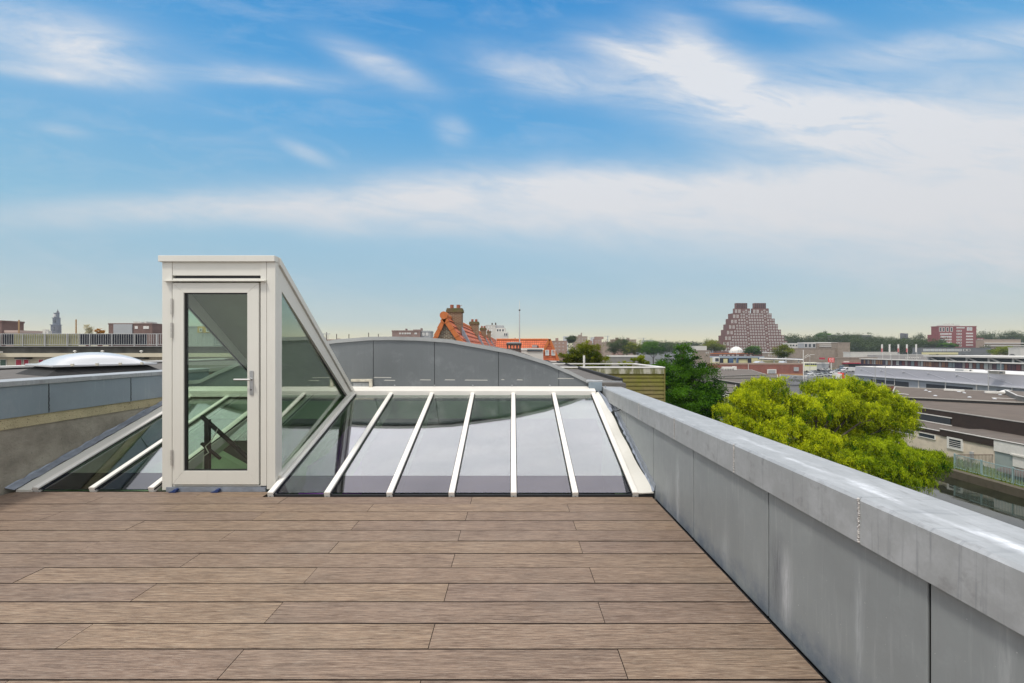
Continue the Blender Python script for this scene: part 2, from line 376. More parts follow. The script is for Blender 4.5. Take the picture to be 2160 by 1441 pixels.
# ---- deck: boards with gaps, butt joints alternating by half a board
PIT, L = .2046, 1.8
mb = MB(); 
for k in range(-1, 31):
    if k == -1: y1, y0, xa, xb = 4.60, 4.4446, -5.04, -2.445
    else:
        y1 = 4.4416 - .2046 * k; y0 = y1 - PIT + .009; xa, xb = -5.04, 1.362
    j0 = (-.40 if k % 2 == 0 else .50) + rng.uniform(-.012, .012)
    xs = sorted([xa, xb] + [j0 + L * n for n in range(-4, 3) if xa + .05 < j0 + L * n < xb - .05])
    for x0, x1 in zip(xs, xs[1:]):
        zt = rng.uniform(-.0012, .0012)
        a = x0 + (0 if x0 == xa else .0018); c = x1 - (0 if x1 == xb else .0018)
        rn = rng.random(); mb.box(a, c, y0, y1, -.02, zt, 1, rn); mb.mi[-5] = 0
GAP_SHADE = material('board_gap_shade', (.022, .014, .010), .9)  # near-black board sides: shade of the gaps put into the colour
o = mb.build('terrace_deck', [WOOD, GAP_SHADE]); o['kind'] = 'structure'
o['label'] = 'brown weathered timber decking of the roof terrace, boards laid crosswise'
mb = MB(); mb.box(-5.08, 1.40, -2.2, 4.44, -.09, -.03).box(-5.08, -2.44, 4.44, 4.595, -.09, -.03)
mb.box(-2.44, 1.40, 4.44, 4.50, -.09, -.035)
o = mb.build('deck_underlay', BLACK); o['kind'] = 'structure'

# ---- zinc-clad parapet on the right
WX, CXI, CXO, ZF, ZT = 1.40, 1.37, 1.707, .679, .861
pw = thing('parapet_wall', 'long grey zinc clad parapet wall along the right side of the deck', 'parapet', (1.55, 2.5, 0))
core = MB(); core.box(WX + .012, CXO - .03, -2.2, 7.30, -.3, ZF + .1).build('wall_core', BLACK, pw)
ys = [-2.2, -1.51, -.50, .52, 1.53, 2.49, 3.52, 4.52, 5.58, 6.6, 7.28]
for y0, y1 in zip(ys, ys[1:]):
    MB().box(WX, WX + .010, y0 + .006, y1 - .006, -.02, ZF + .03).build('cladding_panel', ZW, pw, bevel=.003)
cs = [-2.2, -1.26, -.25, .78, 1.80, 2.815, 3.85, 4.93, 6.1, 7.32]
for i, (y0, y1) in enumerate(zip(cs, cs[1:])):
    m = MB()
    prof = [(CXI, ZF), (CXI, ZT - .012), (CXI + .012, ZT), (CXO - .012, ZT - .01), (CXO, ZT - .022), (CXO, ZF), (CXO - .004, ZF), (CXO - .004, ZT - .03), (CXI + .004, ZT - .02), (CXI + .004, ZF)]
    m.prism([(x, y0 + .0008, z) for x, z in prof], (0, y1 - y0 - .0016, 0))
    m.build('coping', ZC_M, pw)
SEAM = material('weld_seam', (.5, .48, .46), .4, .5, .5, 60, .8, 120)
for y in cs[3:8]:
    m = MB(); n = 22
    for k in range(n):
        z = ZF + .006 + (ZT - ZF - .014) * k / (n - 1)
        yy = y + rng.uniform(-.002, .002); w = rng.uniform(.004, .0065)
        m.lathe((CXI - .0005, yy, z - .003), [(.002, -.002), (w, .002), (w, .005), (.002, .009)], 6)
    m.build('weld_seam', SEAM, pw)
# outer face of the building below the parapet, floor slab, roof slab at the back
own = thing('apartment_building', 'brick apartment building that carries the terrace, below the deck', 'building', (0, 3, GZ))
OB = brick_mat('own_brick', (.22, .1, .06), (.16, .075, .05), (.3, .28, .25))
MB().box(1.44, 1.66, -2.2, 17.8, GZ, -.32).box(-10.0, 1.44, -2.2, -2.0, GZ, -.12).build('wall', OB, own)
MB().box(-5.09, 1.43, -1.99, 4.42, -.42, -.11).build('floor_slab', RENDER, own)

# ---- glass roof
ZR, SL = .76, .317
cosS, sinS = 1 / math.hypot(1, SL), SL / math.hypot(1, SL)
def rp(x, y, h=0.0, z0=.015, yb=4.46): # point on the roof slope, h above the glass
    return Vector((x, y - h * sinS, z0 + (y - yb) * SL + h * cosS))
gr = thing('glass_roof', 'sloping glass roof with white glazing bars beyond the far edge of the deck', 'glass roof', (-.5, 5.6, .3))
YB, YT = 4.50, 6.86
xsR = [-2.37, -1.816, -1.205, -.597, .012, .616, 1.205]
def gbar(x, y0, y1, z0, yb, w=.058):
    m = MB()
    m.prism([rp(x - w / 2, y0, -.03, z0, yb), rp(x + w / 2, y0, -.03, z0, yb), rp(x + w / 2, y0, .026, z0, yb), rp(x + w * .4, y0, .031, z0, yb), rp(x - w * .4, y0, .031, z0, yb), rp(x - w / 2, y0, .026, z0, yb)],
            rp(x, y1, 0, z0, yb) - rp(x, y0, 0, z0, yb))
    m.build('glazing_bar', BAR, gr, bevel=.0015)
    # dark rubber gasket each side and an end cap
    g = MB()
    for sgn in (-1, 1):
        g.prism([rp(x + sgn * (w / 2 + .0005), y0, .0, z0, yb), rp(x + sgn * (w / 2 + .007), y0, .0, z0, yb), rp(x + sgn * (w / 2 + .007), y0, .012, z0, yb), rp(x + sgn * (w / 2 + .0005), y0, .012, z0, yb)], rp(x, y1, 0, z0, yb) - rp(x, y0, 0, z0, yb))
    g.build('gasket', BLACK, gr)
def pane(x0, x1, y0, y1, z0, yb):
    sp = y0 + .28
    MB().prism([rp(x0, sp, -.012, z0, yb), rp(x1, sp, -.012, z0, yb), rp(x1, y1, -.012, z0, yb), rp(x0, y1, -.012, z0, yb)], (0, -.008 * sinS, .008 * cosS)).build('glass_pane', G_ROOF, gr)
    MB().prism([rp(x0, y0, -.012, z0, yb), rp(x1, y0, -.012, z0, yb), rp(x1, sp, -.012, z0, yb), rp(x0, sp, -.012, z0, yb)], (0, -.008 * sinS, .008 * cosS)).build('pane_edge', G_EDGE, gr)
for x in xsR: gbar(x, YB - .045, YT, .015, 4.46)
for a, c in zip(xsR, xsR[1:]): pane(a + .02, c - .02, YB, YT, .015, 4.46)
xsL = [-4.83, -4.26, -3.66]; zl = .012
for x in xsL: gbar(x, 4.61, YT, zl, 4.6)
for a, c in zip(xsL, xsL[1:]): pane(a + .02, c - .02, 4.63, YT, zl, 4.6)
for x in (-3.0,): gbar(x, 5.3, YT, .015, 4.46)
for a, c in ((-3.57, -3.03), (-2.97, -2.40)): 
    MB().prism([rp(a, 5.5, -.012), rp(c, 5.5, -.012), rp(c, YT, -.012), rp(a, YT, -.012)], (0, -.0024, .0076)).build('glass_pane', G_DOOR, gr)
# ridge beam, side flashings, dark base gap
MB().prism([(-5.0, 6.80, .725), (-5.0, 6.80, .815), (-5.0, 6.99, .868), (-5.0, 6.99, .70)], (6.245, 0, 0)).build('ridge_beam', BAR, gr, bevel=.003)
m = MB()
ns = 24
rowi, rowo = [], []
for i in range(ns + 1):
    y = 4.47 + (6.85 - 4.47) * i / ns
    x = 1.385 - .02 * math.sin(i / ns * 7) * (i / ns) - .085 * (i / ns)
    rowi.append(rp(1.236, y, .012)); rowo.append(rp(x, y, .02 + .01 * math.sin(i * .9)))
for i in range(ns):
    m.prism([rowi[i], rowo[i], rowo[i + 1], rowi[i + 1]], (0, .003, -.012))
m.build('side_flashing', WHITE, gr)
MB().prism([rp(-5.015, 4.60, .01, zl, 4.6), rp(-4.86, 4.60, .01, zl, 4.6), rp(-4.86, YT, .01, zl, 4.6), rp(-5.015, YT, .01, zl, 4.6)], (0, 0, -.03)).build('side_flashing', WHITE, gr)
MB().box(-5.0, -3.58, 4.597, 4.66, -.035, -.012).build('base_gap', BLACK, gr)
MB().box(-2.40, 1.38, 4.462, 4.495, -.035, .012).build('base_gap', BLACK, gr)
for x in xsR: 
    MB().tube((x, 4.447, .0), (x, 4.455, .0), .006, n=8).build('screw', STEEL, gr)
# lead strips dressed up the walls
def lead(name, fx, x_in, x_out, hgt, y0, y1, z0, yb, seed, label):
    r = random.Random(seed); m = MB(); n = 40; A, B_, C_ = [], [], []
    for i in range(n + 1):
        y = y0 + (y1 - y0) * i / n; w = .010 * r.uniform(-1, 1); u = .008 * r.uniform(-1, 1)
        A.append(rp(x_in + w, y, .018 + u * .4, z0, yb)); B_.append(rp(x_out - (x_out - x_in) * .12, y, .035 + u, z0, yb)); C_.append(rp(x_out, y, hgt + w, z0, yb))
    v = A + B_ + C_; k = n + 1
    f = [(i, i + 1, k + i + 1, k + i) for i in range(n)] + [(k + i, k + i + 1, 2 * k + i + 1, 2 * k + i) for i in range(n)]
    m.add(v, f); o = m.build(name, LEAD, origin=(x_in, y0, z0))
    so = o.modifiers.new('solid', 'SOLIDIFY'); so.thickness = .004; so.offset = 1
    return tag(o, label, 'flashing')
lead('lead_flashing', 1, 1.375, 1.396, .10, 4.48, 6.9, .015, 4.46, 3, 'thin dull lead strip climbing the foot of the right hand zinc parapet')
lead('lead_flashing', -1, -5.01, -5.095, .045, 4.58, 6.9, zl, 4.6, 5, 'crinkled blue grey lead strip between the cement wall and the left glass panes')
# short gutter end and lead apron at the far end of the parapet
ap = thing('gutter_end', 'folded zinc gutter end where the curved gable meets the parapet', 'gutter', (1.35, 6.95, .9))
MB().box(1.16, 1.36, 6.90, 6.985, .80, .935).build('gutter_box', ZL, ap, bevel=.006)
MB().tube((1.12, 6.93, .945), (1.37, 6.93, .945), .022, n=12).build('gutter_roll', ZC_M, ap)
MB().box(1.375, 1.77, 7.33, 7.36, .78, .925).build('end_plate', ZC_M, ap, bevel=.004)
MB().prism([(1.25, 6.9, .74), (1.30, 6.9, .80), (1.365, 6.6, .72), (1.365, 6.2, .60), (1.33, 6.2, .575)], (0, .02, .012)).build('lead_apron', LEAD, ap)
cb = thing('cable', 'thin black cable drooping from under the parapet coping near the gable', 'cable', (1.37, 6.1, .6))
m = MB(); pts = [Vector((1.375 - .03 * math.sin(t * 3.14), 6.3 - .5 * t, .67 - .05 * math.sin(t * 3.14))) for t in [i / 8 for i in range(9)]]
for p, q in zip(pts, pts[1:]): m.tube(p, q, .006, n=6)
m.build('cable_run', BLACK, cb)

# inner rafters, header and kerbs under the panes
INW = material('inner_timber', (.50, .62, .42), .7)
for x, y0_, z0_, yb_ in [(x, 4.50, .015, 4.46) for x in xsR] + [(x, 4.66, zl, 4.6) for x in xsL]:
    MB().prism([rp(x - .022, y0_, -.031, z0_, yb_), rp(x + .022, y0_, -.031, z0_, yb_), rp(x + .022, y0_, -.19, z0_, yb_), rp(x - .022, y0_, -.19, z0_, yb_)], rp(x, YT, 0, z0_, yb_) - rp(x, y0_, 0, z0_, yb_)).build('inner_rafter', INW, gr)
MB().box(-5.0, 1.36, 6.80, 6.90, .40, .66).build('inner_header', INW, gr)
MB().prism([(-5.04, 4.62, -.45), (-5.04, 4.62, -.03), (-5.04, 6.79, .63), (-5.04, 6.79, -.45)], (.03, 0, 0)).build('inner_kerb', INW, gr)
MB().prism([(1.34, 4.50, -.45), (1.34, 4.50, -.03), (1.34, 6.79, .66), (1.34, 6.79, -.45)], (.03, 0, 0)).build('inner_kerb', INW, gr)
MB().prism([rp(-5.0, 4.64, -.62, zl, 4.6), rp(-3.6, 4.64, -.62, zl, 4.6), rp(-3.6, 6.6, -1.3, zl, 4.6), rp(-5.0, 6.6, -.3, zl, 4.6)], (0, 0, -.04)).build('shaft_lining', INW, gr)
# ---- room under the glass
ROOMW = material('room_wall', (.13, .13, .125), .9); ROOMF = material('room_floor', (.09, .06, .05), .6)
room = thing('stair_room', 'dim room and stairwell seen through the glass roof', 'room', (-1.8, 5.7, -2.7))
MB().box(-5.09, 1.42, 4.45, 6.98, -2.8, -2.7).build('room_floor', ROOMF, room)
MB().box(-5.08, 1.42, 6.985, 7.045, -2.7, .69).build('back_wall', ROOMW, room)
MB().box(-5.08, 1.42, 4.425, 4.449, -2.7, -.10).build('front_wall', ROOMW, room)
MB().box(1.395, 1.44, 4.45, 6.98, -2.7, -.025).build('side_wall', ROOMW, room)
PURP = material('purple_reflection', (.62, .16, .88), .7)  # purple of a reflection on the glass, painted onto the surfaces below
MB().prism([rp(-2.30, 4.75, -.25), rp(-1.87, 4.75, -.25), rp(-1.87, 6.3, -.25), rp(-2.30, 6.3, -.25)], (0, 0, -.02)).build('purple_reflection_sheet', PURP, room)  # added sheet, its colour stands in for a purple reflection on the glass
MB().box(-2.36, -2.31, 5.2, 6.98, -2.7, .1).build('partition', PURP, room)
GREENW = material('stair_soffit', (.42, .44, .36), .8)
st = thing('stair', 'pale stair with sloping stringer behind the door glass', 'stair', (-2.9, 5.5, -2.7))
MB().prism([(-3.50, 5.55, -.75), (-2.45, 5.55, .25), (-2.45, 5.55, .02), (-3.50, 5.55, -.98)], (0, .05, 0)).build('stringer', GREENW, st)
m = MB()
for k in range(9): m.box(-3.5 + k * .115, -2.45, 4.75, 5.5, -1.7 + k * .17, -1.66 + k * .17)
m.build('treads', ROOMF, st)
rl = thing('stair_rail', 'black steel handrail with one post behind the door glass', 'handrail', (-3.0, 5.1, 0))
def DP(x, y, D=5.05): return P(x, y, D)
MB().box(XP(433, 5.05), XP(443, 5.05), 5.03, 5.07, -1.2, ZP(885, 5.05)).build('post', BLACK, rl)
MB().bar(DP(425, 878), DP(545, 985), .036, .032, (0, 1, 0)).build('top_rail', BLACK, rl)
MB().bar(DP(425, 935), DP(465, 968), .026, .026, (0, 1, 0)).build('lower_rail', BLACK, rl)
STR = material('pale_string', (.6, .58, .5), .9)
m = MB(); q = [DP(459, 905, 5.0), DP(452, 920, 5.0), DP(443, 933, 5.0), DP(433, 942, 5.0), DP(440, 955, 5.0), DP(430, 962, 5.0), DP(428, 990, 5.0)]
for a, c in zip(q, q[1:]): m.tube(a, c, .005, n=5)
tag(m.build('string', STR, origin=tuple(q[0])), 'loose pale string tied round the black stair rail post', 'string')

# ---- roof access housing with the door
YF = 4.62; S = YF / F
def zx(y): return ZC - (y - HY) * S
def xx(x): return (x - CX) * S
hs_ = thing('roof_housing', 'cream roof access housing with glazed door and a sloping back', 'housing', (-3.0, 4.7, 0))
XL, XR = xx(342), xx(581); TIPY, TIPZ = 6.87, .775; ZTOP = zx(553)
# front frame (posts, head, threshold)
fd = .07
MB().box(XL, xx(362.5), YF, YF + fd, zx(1034), ZTOP).build('post', WHITE, hs_, bevel=.002)
MB().box(xx(549.5), xx(562), YF, YF + fd, zx(1025), ZTOP).build('door_jamb', WHITE, hs_, bevel=.002)
MB().box(xx(563), XR, YF - .002, YF + fd, zx(1032), ZTOP).build('post', WHITE, hs_, bevel=.002)
MB().box(xx(362.8), xx(549.2), YF + .006, YF + fd, zx(581), ZTOP).build('head_panel', WHITE, hs_, bevel=.002)
MB().box(xx(367), xx(546), YF + .02, YF + fd, zx(587), zx(581.2)).build('vent_slot', BLACK, hs_)
MB().box(xx(362.8), xx(549.2), YF + .006, YF + fd, zx(592.5), zx(587.2)).build('vent_lip', WHITE, hs_)
MB().prism([(xx(350), YF - .045, zx(594.5)), (xx(350), YF - .045, zx(593)), (xx(350), YF + .004, zx(591)), (xx(350), YF + .004, zx(594.5))], (xx(562) - xx(350), 0, 0)).build('drip_ledge', WHITE, hs_)
MB().box(xx(362.8), xx(549.2), YF + .01, YF + fd, zx(1027), zx(1024)).build('threshold', WHITE, hs_)
MB().box(xx(352), xx(561), YF - .012, YF + .05, -.03, zx(1027.5)).build('lead_sill', LEAD, hs_)
# cap band
m = MB()
m.box(XL - .02, XR + .005, YF - .03, YF + .06, ZTOP + .001, zx(540))
m.build('cap_band', WHITE, hs_, bevel=.003)
# sloping opaque back roof
dirS = Vector((0, TIPY - YF - .06, TIPZ + .05 - zx(541))).normalized(); nS = Vector((0, -dirS.z, dirS.y))
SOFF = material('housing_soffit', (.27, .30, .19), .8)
zt0 = zx(541)
m = MB(); m.prism([(XL - .02, YF + .061, zt0), (XL - .02, TIPY, TIPZ + .05), (XL - .02, TIPY - .02, TIPZ - .02), (XL - .02, YF + .061, zt0 - .075)], (XR + .02 - XL + .02, 0, 0))
m.build('sloping_roof', WHITE, hs_, bevel=.003)
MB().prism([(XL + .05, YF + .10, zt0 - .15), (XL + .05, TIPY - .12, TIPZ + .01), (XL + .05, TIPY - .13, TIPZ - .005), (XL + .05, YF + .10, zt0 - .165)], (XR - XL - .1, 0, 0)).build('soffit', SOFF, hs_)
# side frames and panes
def side(X, vec, gx):
    sl = (TIPZ - (zt0 - .085)) / (TIPY - .03 - YF - .07)
    o = [(YF + .072, .02), (YF + .072, zt0 - .09), (TIPY - .02, TIPZ - .035), (TIPY - .05, TIPZ - .06)]
    i = [(YF + .13, .17), (YF + .13, zt0 - .34), (TIPY - .20, TIPZ - .035), (TIPY - .20, TIPZ - .075)]
    O = [(X, y, z) for y, z in o]; I = [(X, y, z) for y, z in i]
    MB().ring(O, I, vec).build('side_frame', WHITE, hs_, bevel=.002)
    j = [(YF + .115, .14), (YF + .115, zt0 - .30), (TIPY - .17, TIPZ - .035), (TIPY - .17, TIPZ - .08)]
    K = [(X + gx, y, z) for y, z in i]; J = [(X + gx, y + (1 if y < 5 else -1) * .012, z + (.02 if z < .5 else -.03)) for y, z in i]
    MB().prism([(X + gx + (.012 - .022 * (y - 4.7) if vec[0] > 0 else 0), y, z) for y, z in j], (vec[0] * .12, 0, 0)).build('side_pane', G_SIDE, hs_)
    Kx = [(X + gx + vec[0] * -.1, y, z) for y, z in i]; 
    MB().ring([(X + gx * .6, y, z) for y, z in i], [(X + gx * .6, y + (.010 if y < 5 else -.010), z + (.014 if n in (0, 3) else -.022)) for n, (y, z) in enumerate(i)], (vec[0] * .1, 0, 0)).build('pane_gasket', BLACK, hs_)
side(XR - .05, (.05, 0, 0), .025); side(XL + .05, (-.05, 0, 0), -.025)
# bottom rail of the sides following the roof slope
MB().bar(rp(XR + .01, YF + .07, .03), rp(XR + .01, TIPY - .02, .03), .045, .06).build('bottom_rail', WHITE, hs_, bevel=.002)
MB().bar(rp(XL - .01, YF + .07, .0), rp(XL - .01, TIPY - .02, .0), .045, .06).build('bottom_rail', WHITE, hs_, bevel=.002)
# the door leaf, swinging part with pane, handle and hinges
dr = MB()
dy0, dy1 = YF - .012, YF + .05
lx0, lx1, lz0, lz1 = xx(365.5), xx(547), zx(1021.5), zx(597)
gx0, gx1, gz0, gz1 = xx(389), xx(523), zx(993), zx(618)
O = [(lx0, dy0, lz0), (lx1, dy0, lz0), (lx1, dy0, lz1), (lx0, dy0, lz1)]; I = [(gx0, dy0, gz0), (gx1, dy0, gz0), (gx1, dy0, gz1), (gx0, dy0, gz1)]
for i_ in range(4):
    j_ = (i_ + 1) % 4
    e = Vector(O[j_]) - Vector(O[i_]); e.normalize(); e *= .0006
    dr.prism([Vector(O[i_]) + e, Vector(O[j_]) - e, Vector(I[j_]) - e, Vector(I[i_]) + e], (0, dy1 - dy0, 0))
door = dr.build('door', WHITE, hs_, bevel=.0015)
MB().ring([(gx0, dy0 + .015, gz0), (gx1, dy0 + .015, gz0), (gx1, dy0 + .015, gz1), (gx0, dy0 + .015, gz1)],
          [(gx0 + .018, dy0 + .015, gz0 + .010), (gx1 - .006, dy0 + .015, gz0 + .010), (gx1 - .006, dy0 + .015, gz1 - .010), (gx0 + .018, dy0 + .015, gz1 - .010)], (0, .03, 0)).build('gasket', BLACK, door)
MB().box(gx0, gx1, dy0 + .022, dy0 + .030, gz0, gz1).build('pane', G_DOOR, door)
hm = MB(); px0, px1 = xx(529), xx(536)
hm.box(px0, px1, dy0 - .010, dy0, zx(833), zx(782))
hm.tube((xx(532.5), dy0 - .01, zx(800)), (xx(532.5), dy0 - .05, zx(800)), .010)
hm.tube((xx(535), dy0 - .05, zx(800)), (xx(501), dy0 - .05, zx(800)), .0095)
hm.build('handle', STEEL, door, bevel=.002)
MB().tube((xx(532), dy0 - .0125, zx(822)), (xx(532), dy0 - .010, zx(822)), .007).build('keyhole', BLACK, door)
HG = material('hinge_grey', (.5, .48, .44), .4, .3)
for ya, yb_ in ((630, 664), (681, 713), (948, 981)):
    hm = MB()
    for k in range(3):
        za, zb_ = zx(ya + (yb_ - ya) * k / 3), zx(ya + (yb_ - ya) * (k + 1) / 3)
        hm.tube((xx(365), dy0 - .008, zb_ + .002), (xx(365), dy0 - .008, za - .002), .011, n=12)
    hm.build('hinge', HG, door)
# two blue wedges below the threshold
m = MB(); x = 0; 
m.prism([(-.05, .03, -.005), (.03, .03, -.005), (.04, .03, .028), (.02, .03, .032), (-.01, .03, .010)], (0, -.04, 0))
w1 = m.build('door_wedge', BLUEP, bevel=.004)
w1.location = (xx(372), YF - .045, .006); tag(w1, 'small blue wedge under the door, the one on the hinge side', 'wedge', 'blue wedges below the door')
w2 = w1.copy(); scene.collection.objects.link(w2); w2.location = (xx(460), YF - .045, .006); w2['label'] = 'small blue wedge under the middle of the door'

# ---- curved zinc gable and barrel roof behind it
prof = [(-4.97, .954), (-4.79, .971), (-4.53, 1.10), (-4.165, 1.255), (-3.62, 1.418), (-3.134, 1.508), (-2.73, 1.585), (-2.2, 1.628), (-1.86, 1.632), (-1.42, 1.622), (-.97, 1.59), (-.506, 1.508), (-.02, 1.418), (.525, 1.255), (.89, 1.10), (1.152, .971), (1.335, .954)]
cr = thing('curved_roof', 'curved grey zinc gable with barrel roof behind the glass roof', 'roof', (-1.8, 7.1, .7))
def zprof(x):
    for (a, c), (a2, c2) in zip(prof, prof[1:]):
        if a <= x <= a2: return c + (c2 - c) * (x - a) / (a2 - a)
    return .954
seams = [-5.07, -4.03, -3.07, -2.14, -1.20, -.215, .713, 1.335]
for a, c in zip(seams, seams[1:]):
    xs_ = [a + .004] + [p[0] for p in prof if a + .05 < p[0] < c - .05] + [c - .004]
    pts = [(x, 7.0, zprof(max(x, -4.969)) - .05) for x in xs_]
    MB().prism([(a + .004, 7.0, .70)] + pts + [(c - .004, 7.0, .70)], (0, .012, 0)).build('zinc_panel', ZG, cr)
m = MB(); m.prism([(-5.07, 7.013, .6)] + [(x, 7.013, z - .06) for x, z in prof] + [(1.335, 7.013, .6)], (0, .03, 0)); m.build('backing', BLACK, cr)
m = MB()
for (a, c), (a2, c2) in zip(prof, prof[1:]):
    m.prism([(a, 6.975, c - .055), (a2, 6.975, c2 - .055), (a2, 6.975, c2), (a, 6.975, c)], (0, .12, 0))
m.build('verge_trim', material('verge_zinc', (.36, .37, .37), .5, .2, .15, 4), cr)
# barrel surface running back; on the right it sweeps out to the eave
pr2 = prof[:-1] + [(1.40, .93), (1.77, .925)]
m = MB()
for (a, c), (a2, c2) in zip(pr2, pr2[1:]):
    m.prism([(a, 7.096, c - .02), (a2, 7.096, c2 - .02), (a2, 7.096, c2 - .12), (a, 7.096, c - .12)], (0, 10.7, 0))
m.build('roofing', BITUMEN, cr)
MB().box(1.72, 1.79, 7.37, 17.8, .86, .965).build('eave_kerb', BITUMEN_D, cr, bevel=.01)
MB().box(-5.07, 1.70, 7.08, 17.8, .4, .82).build('wall', RENDER, cr)
m = MB()
for x0, x1, yy in ((-2.14, -1.86, 797), (-1.98, -1.80, 803), (-1.43, -1.25, 802), (-1.05, -.88, 802), (-.74, -.38, 802.5), (-.18, -.12, 801.5), (.06, .16, 802), (.69, .95, 799)):
    z = ZP(yy, 7.0); m.prism([(x0, 6.9985, z), (x1, 6.9985, z - .002), (x1 - .01, 6.9985, z + .008), (x0 + .02, 6.9985, z + .011)], (0, .001, 0))
m.build('sealant_mark', material('old_sealant', (.55, .54, .5), .8), cr)
m = MB()
for xp in (832, 916, 997, 1080, 1160): m.lathe((XP(xp, 6.97), 6.985, ZP(814.5, 6.97)), [(.004, 0), (.014, .004), (.012, .014), (.004, .02)], 8)
m.build('rivets', ZC_M, cr)
pf = thing('pipe_box', 'chipped cream corner bracket on the gable beside the housing tip', 'bracket', (-2.3, 6.95, .9))
CHIP = material('chipped_cream', (.58, .54, .45), .8, 0, .4, 14)
MB().box(-2.47, -2.15, 6.955, 6.998, ZP(805, 7), ZP(799.5, 7)).build('arm', CHIP, pf, bevel=.004)
MB().box(-2.19, -2.145, 6.945, 6.997, ZP(820, 7), ZP(800, 7)).build('upright', CHIP, pf, bevel=.004)
MB().box(-2.44, -2.20, 6.98, 6.996, ZP(818, 7), ZP(807, 7)).build('patch', ZC_M, pf)

# ---- party wall on the left and the neighbour's flat roof
PX = -5.1
pwl = thing('party_wall', 'weathered party wall at left: zinc top, pebbly concrete band, cement render below', 'wall', (PX, 4, 0))
MB().box(PX - .35, PX, -2.2, 7.6, -3.0, .632).build('rendered_wall', RENDER, pwl)
MB().box(PX - .35, PX + .012, -2.2, 7.6, .633, .755).build('concrete_band', CONC, pwl)
sy = [-2.2, -1.4, -.34, .72, 1.79, 2.86, 3.92, 4.98, 6.05, 7.12, 7.6]
for a, c in zip(sy, sy[1:]): MB().box(PX - .34, PX + .028, a + .003, c - .003, .745, 1.075).build('zinc_panel', ZL, pwl, bevel=.003)
for a, c in zip(sy[::3], sy[3::3] + [7.6]):
    if c > a + .1: MB().box(PX - .36, PX + .045, a + .001, c - .001, 1.066, 1.118).build('coping', ZC_M, pwl, bevel=.004)
for a in (2.86, 4.98, 6.05):
    m = MB()
    for k in range(24): m.lathe((PX + .0285, a + rng.uniform(-.003, .003), .76 + k * .0125), [(.002, -.002), (.006, .002), (.005, .006), (.002, .009)], 6)
    m.build('joint', BLACK, pwl)
nb = thing('neighbour_building', "neighbour's flat bitumen roof beyond the party wall at the left", 'building', (-7.6, 6, GZ))
MB().box(-10.2, PX - .37, -2.2, 16, GZ, 1.0).build('wall', OB, nb)
MB().box(-10.15, PX - .365, -2.2, 16, 1.001, 1.03).build('roof_surface', BITUMEN, nb)
MB().box(-10.25, -10.0, -2.2, 16,   .98, 1.06).build('roof_kerb', BITUMEN_D, nb)
MB().box(-10.28, -9.98, -2.21, 16.01, 1.061, 1.10).build('edge_trim', FRAMEW, nb)
MB().box(-10.0, PX - .37, 15.8, 16.01, .98, 1.08).build('roof_kerb', BITUMEN_D, nb)
# dome rooflight
dm = thing('dome_rooflight', "milky dome rooflight on a black kerb on the neighbour's flat roof", 'rooflight', (-6.95, 7.9, 1.03))
ux, uy = Vector((.5, .866, 0)), Vector((-.866, .5, 0)); O0 = Vector((-7.0, 6.95, 1.03))
def dp(a, c, z): return O0 + ux * a + uy * c + Vector((0, 0, z))
W_, D_ = 1.3, 1.2
m = MB(); lo = [dp(-.12, -.12, 0), dp(W_ + .12, -.12, 0), dp(W_ + .12, D_ + .12, 0), dp(-.12, D_ + .12, 0)]; hi = [dp(.08, .08, .13), dp(W_ - .08, .08, .13), dp(W_ - .08, D_ - .08, .13), dp(.08, D_ - .08, .13)]
m.add(lo + hi, [(3, 2, 1, 0), (4, 5, 6, 7)] + [(i, (i + 1) % 4, 4 + (i + 1) % 4, 4 + i) for i in range(4)]); m.build('kerb', BITUMEN_D, dm)
MILK = material('milky_acrylic', (.55, .56, .58), .18, 0, .04, 3, spec=.7)
m = MB(); m.prism([dp(-.03, -.03, .131), dp(W_ + .03, -.03, .131), dp(W_ + .03, D_ + .03, .131), dp(-.03, D_ + .03, .131)], (0, 0, .035)); m.build('flange', MILK, dm, bevel=.008)
m = MB(); N = 18; v = []
for i in range(N + 1):
    for j in range(N + 1):
        a, c = i / N, j / N; h = (max(0, 1 - (2 * a - 1) ** 2) * max(0, 1 - (2 * c - 1) ** 2)) ** .55
        v.append(dp(.07 + a * (W_ - .14), .07 + c * (D_ - .14), .165 + h * .19))
m.add(v, [(i * (N + 1) + j, (i + 1) * (N + 1) + j, (i + 1) * (N + 1) + j + 1, i * (N + 1) + j + 1) for i in range(N) for j in range(N)])
m.build('dome', MILK, dm, smooth=True)
for k in range(4): 
    q = dp(.2 + k * .3, -.035, .15); MB().box(q.x - .02, q.x + .02, q.y - .015, q.y + .01, q.z - .008, q.z + .03).build('clip', CHIP, dm)
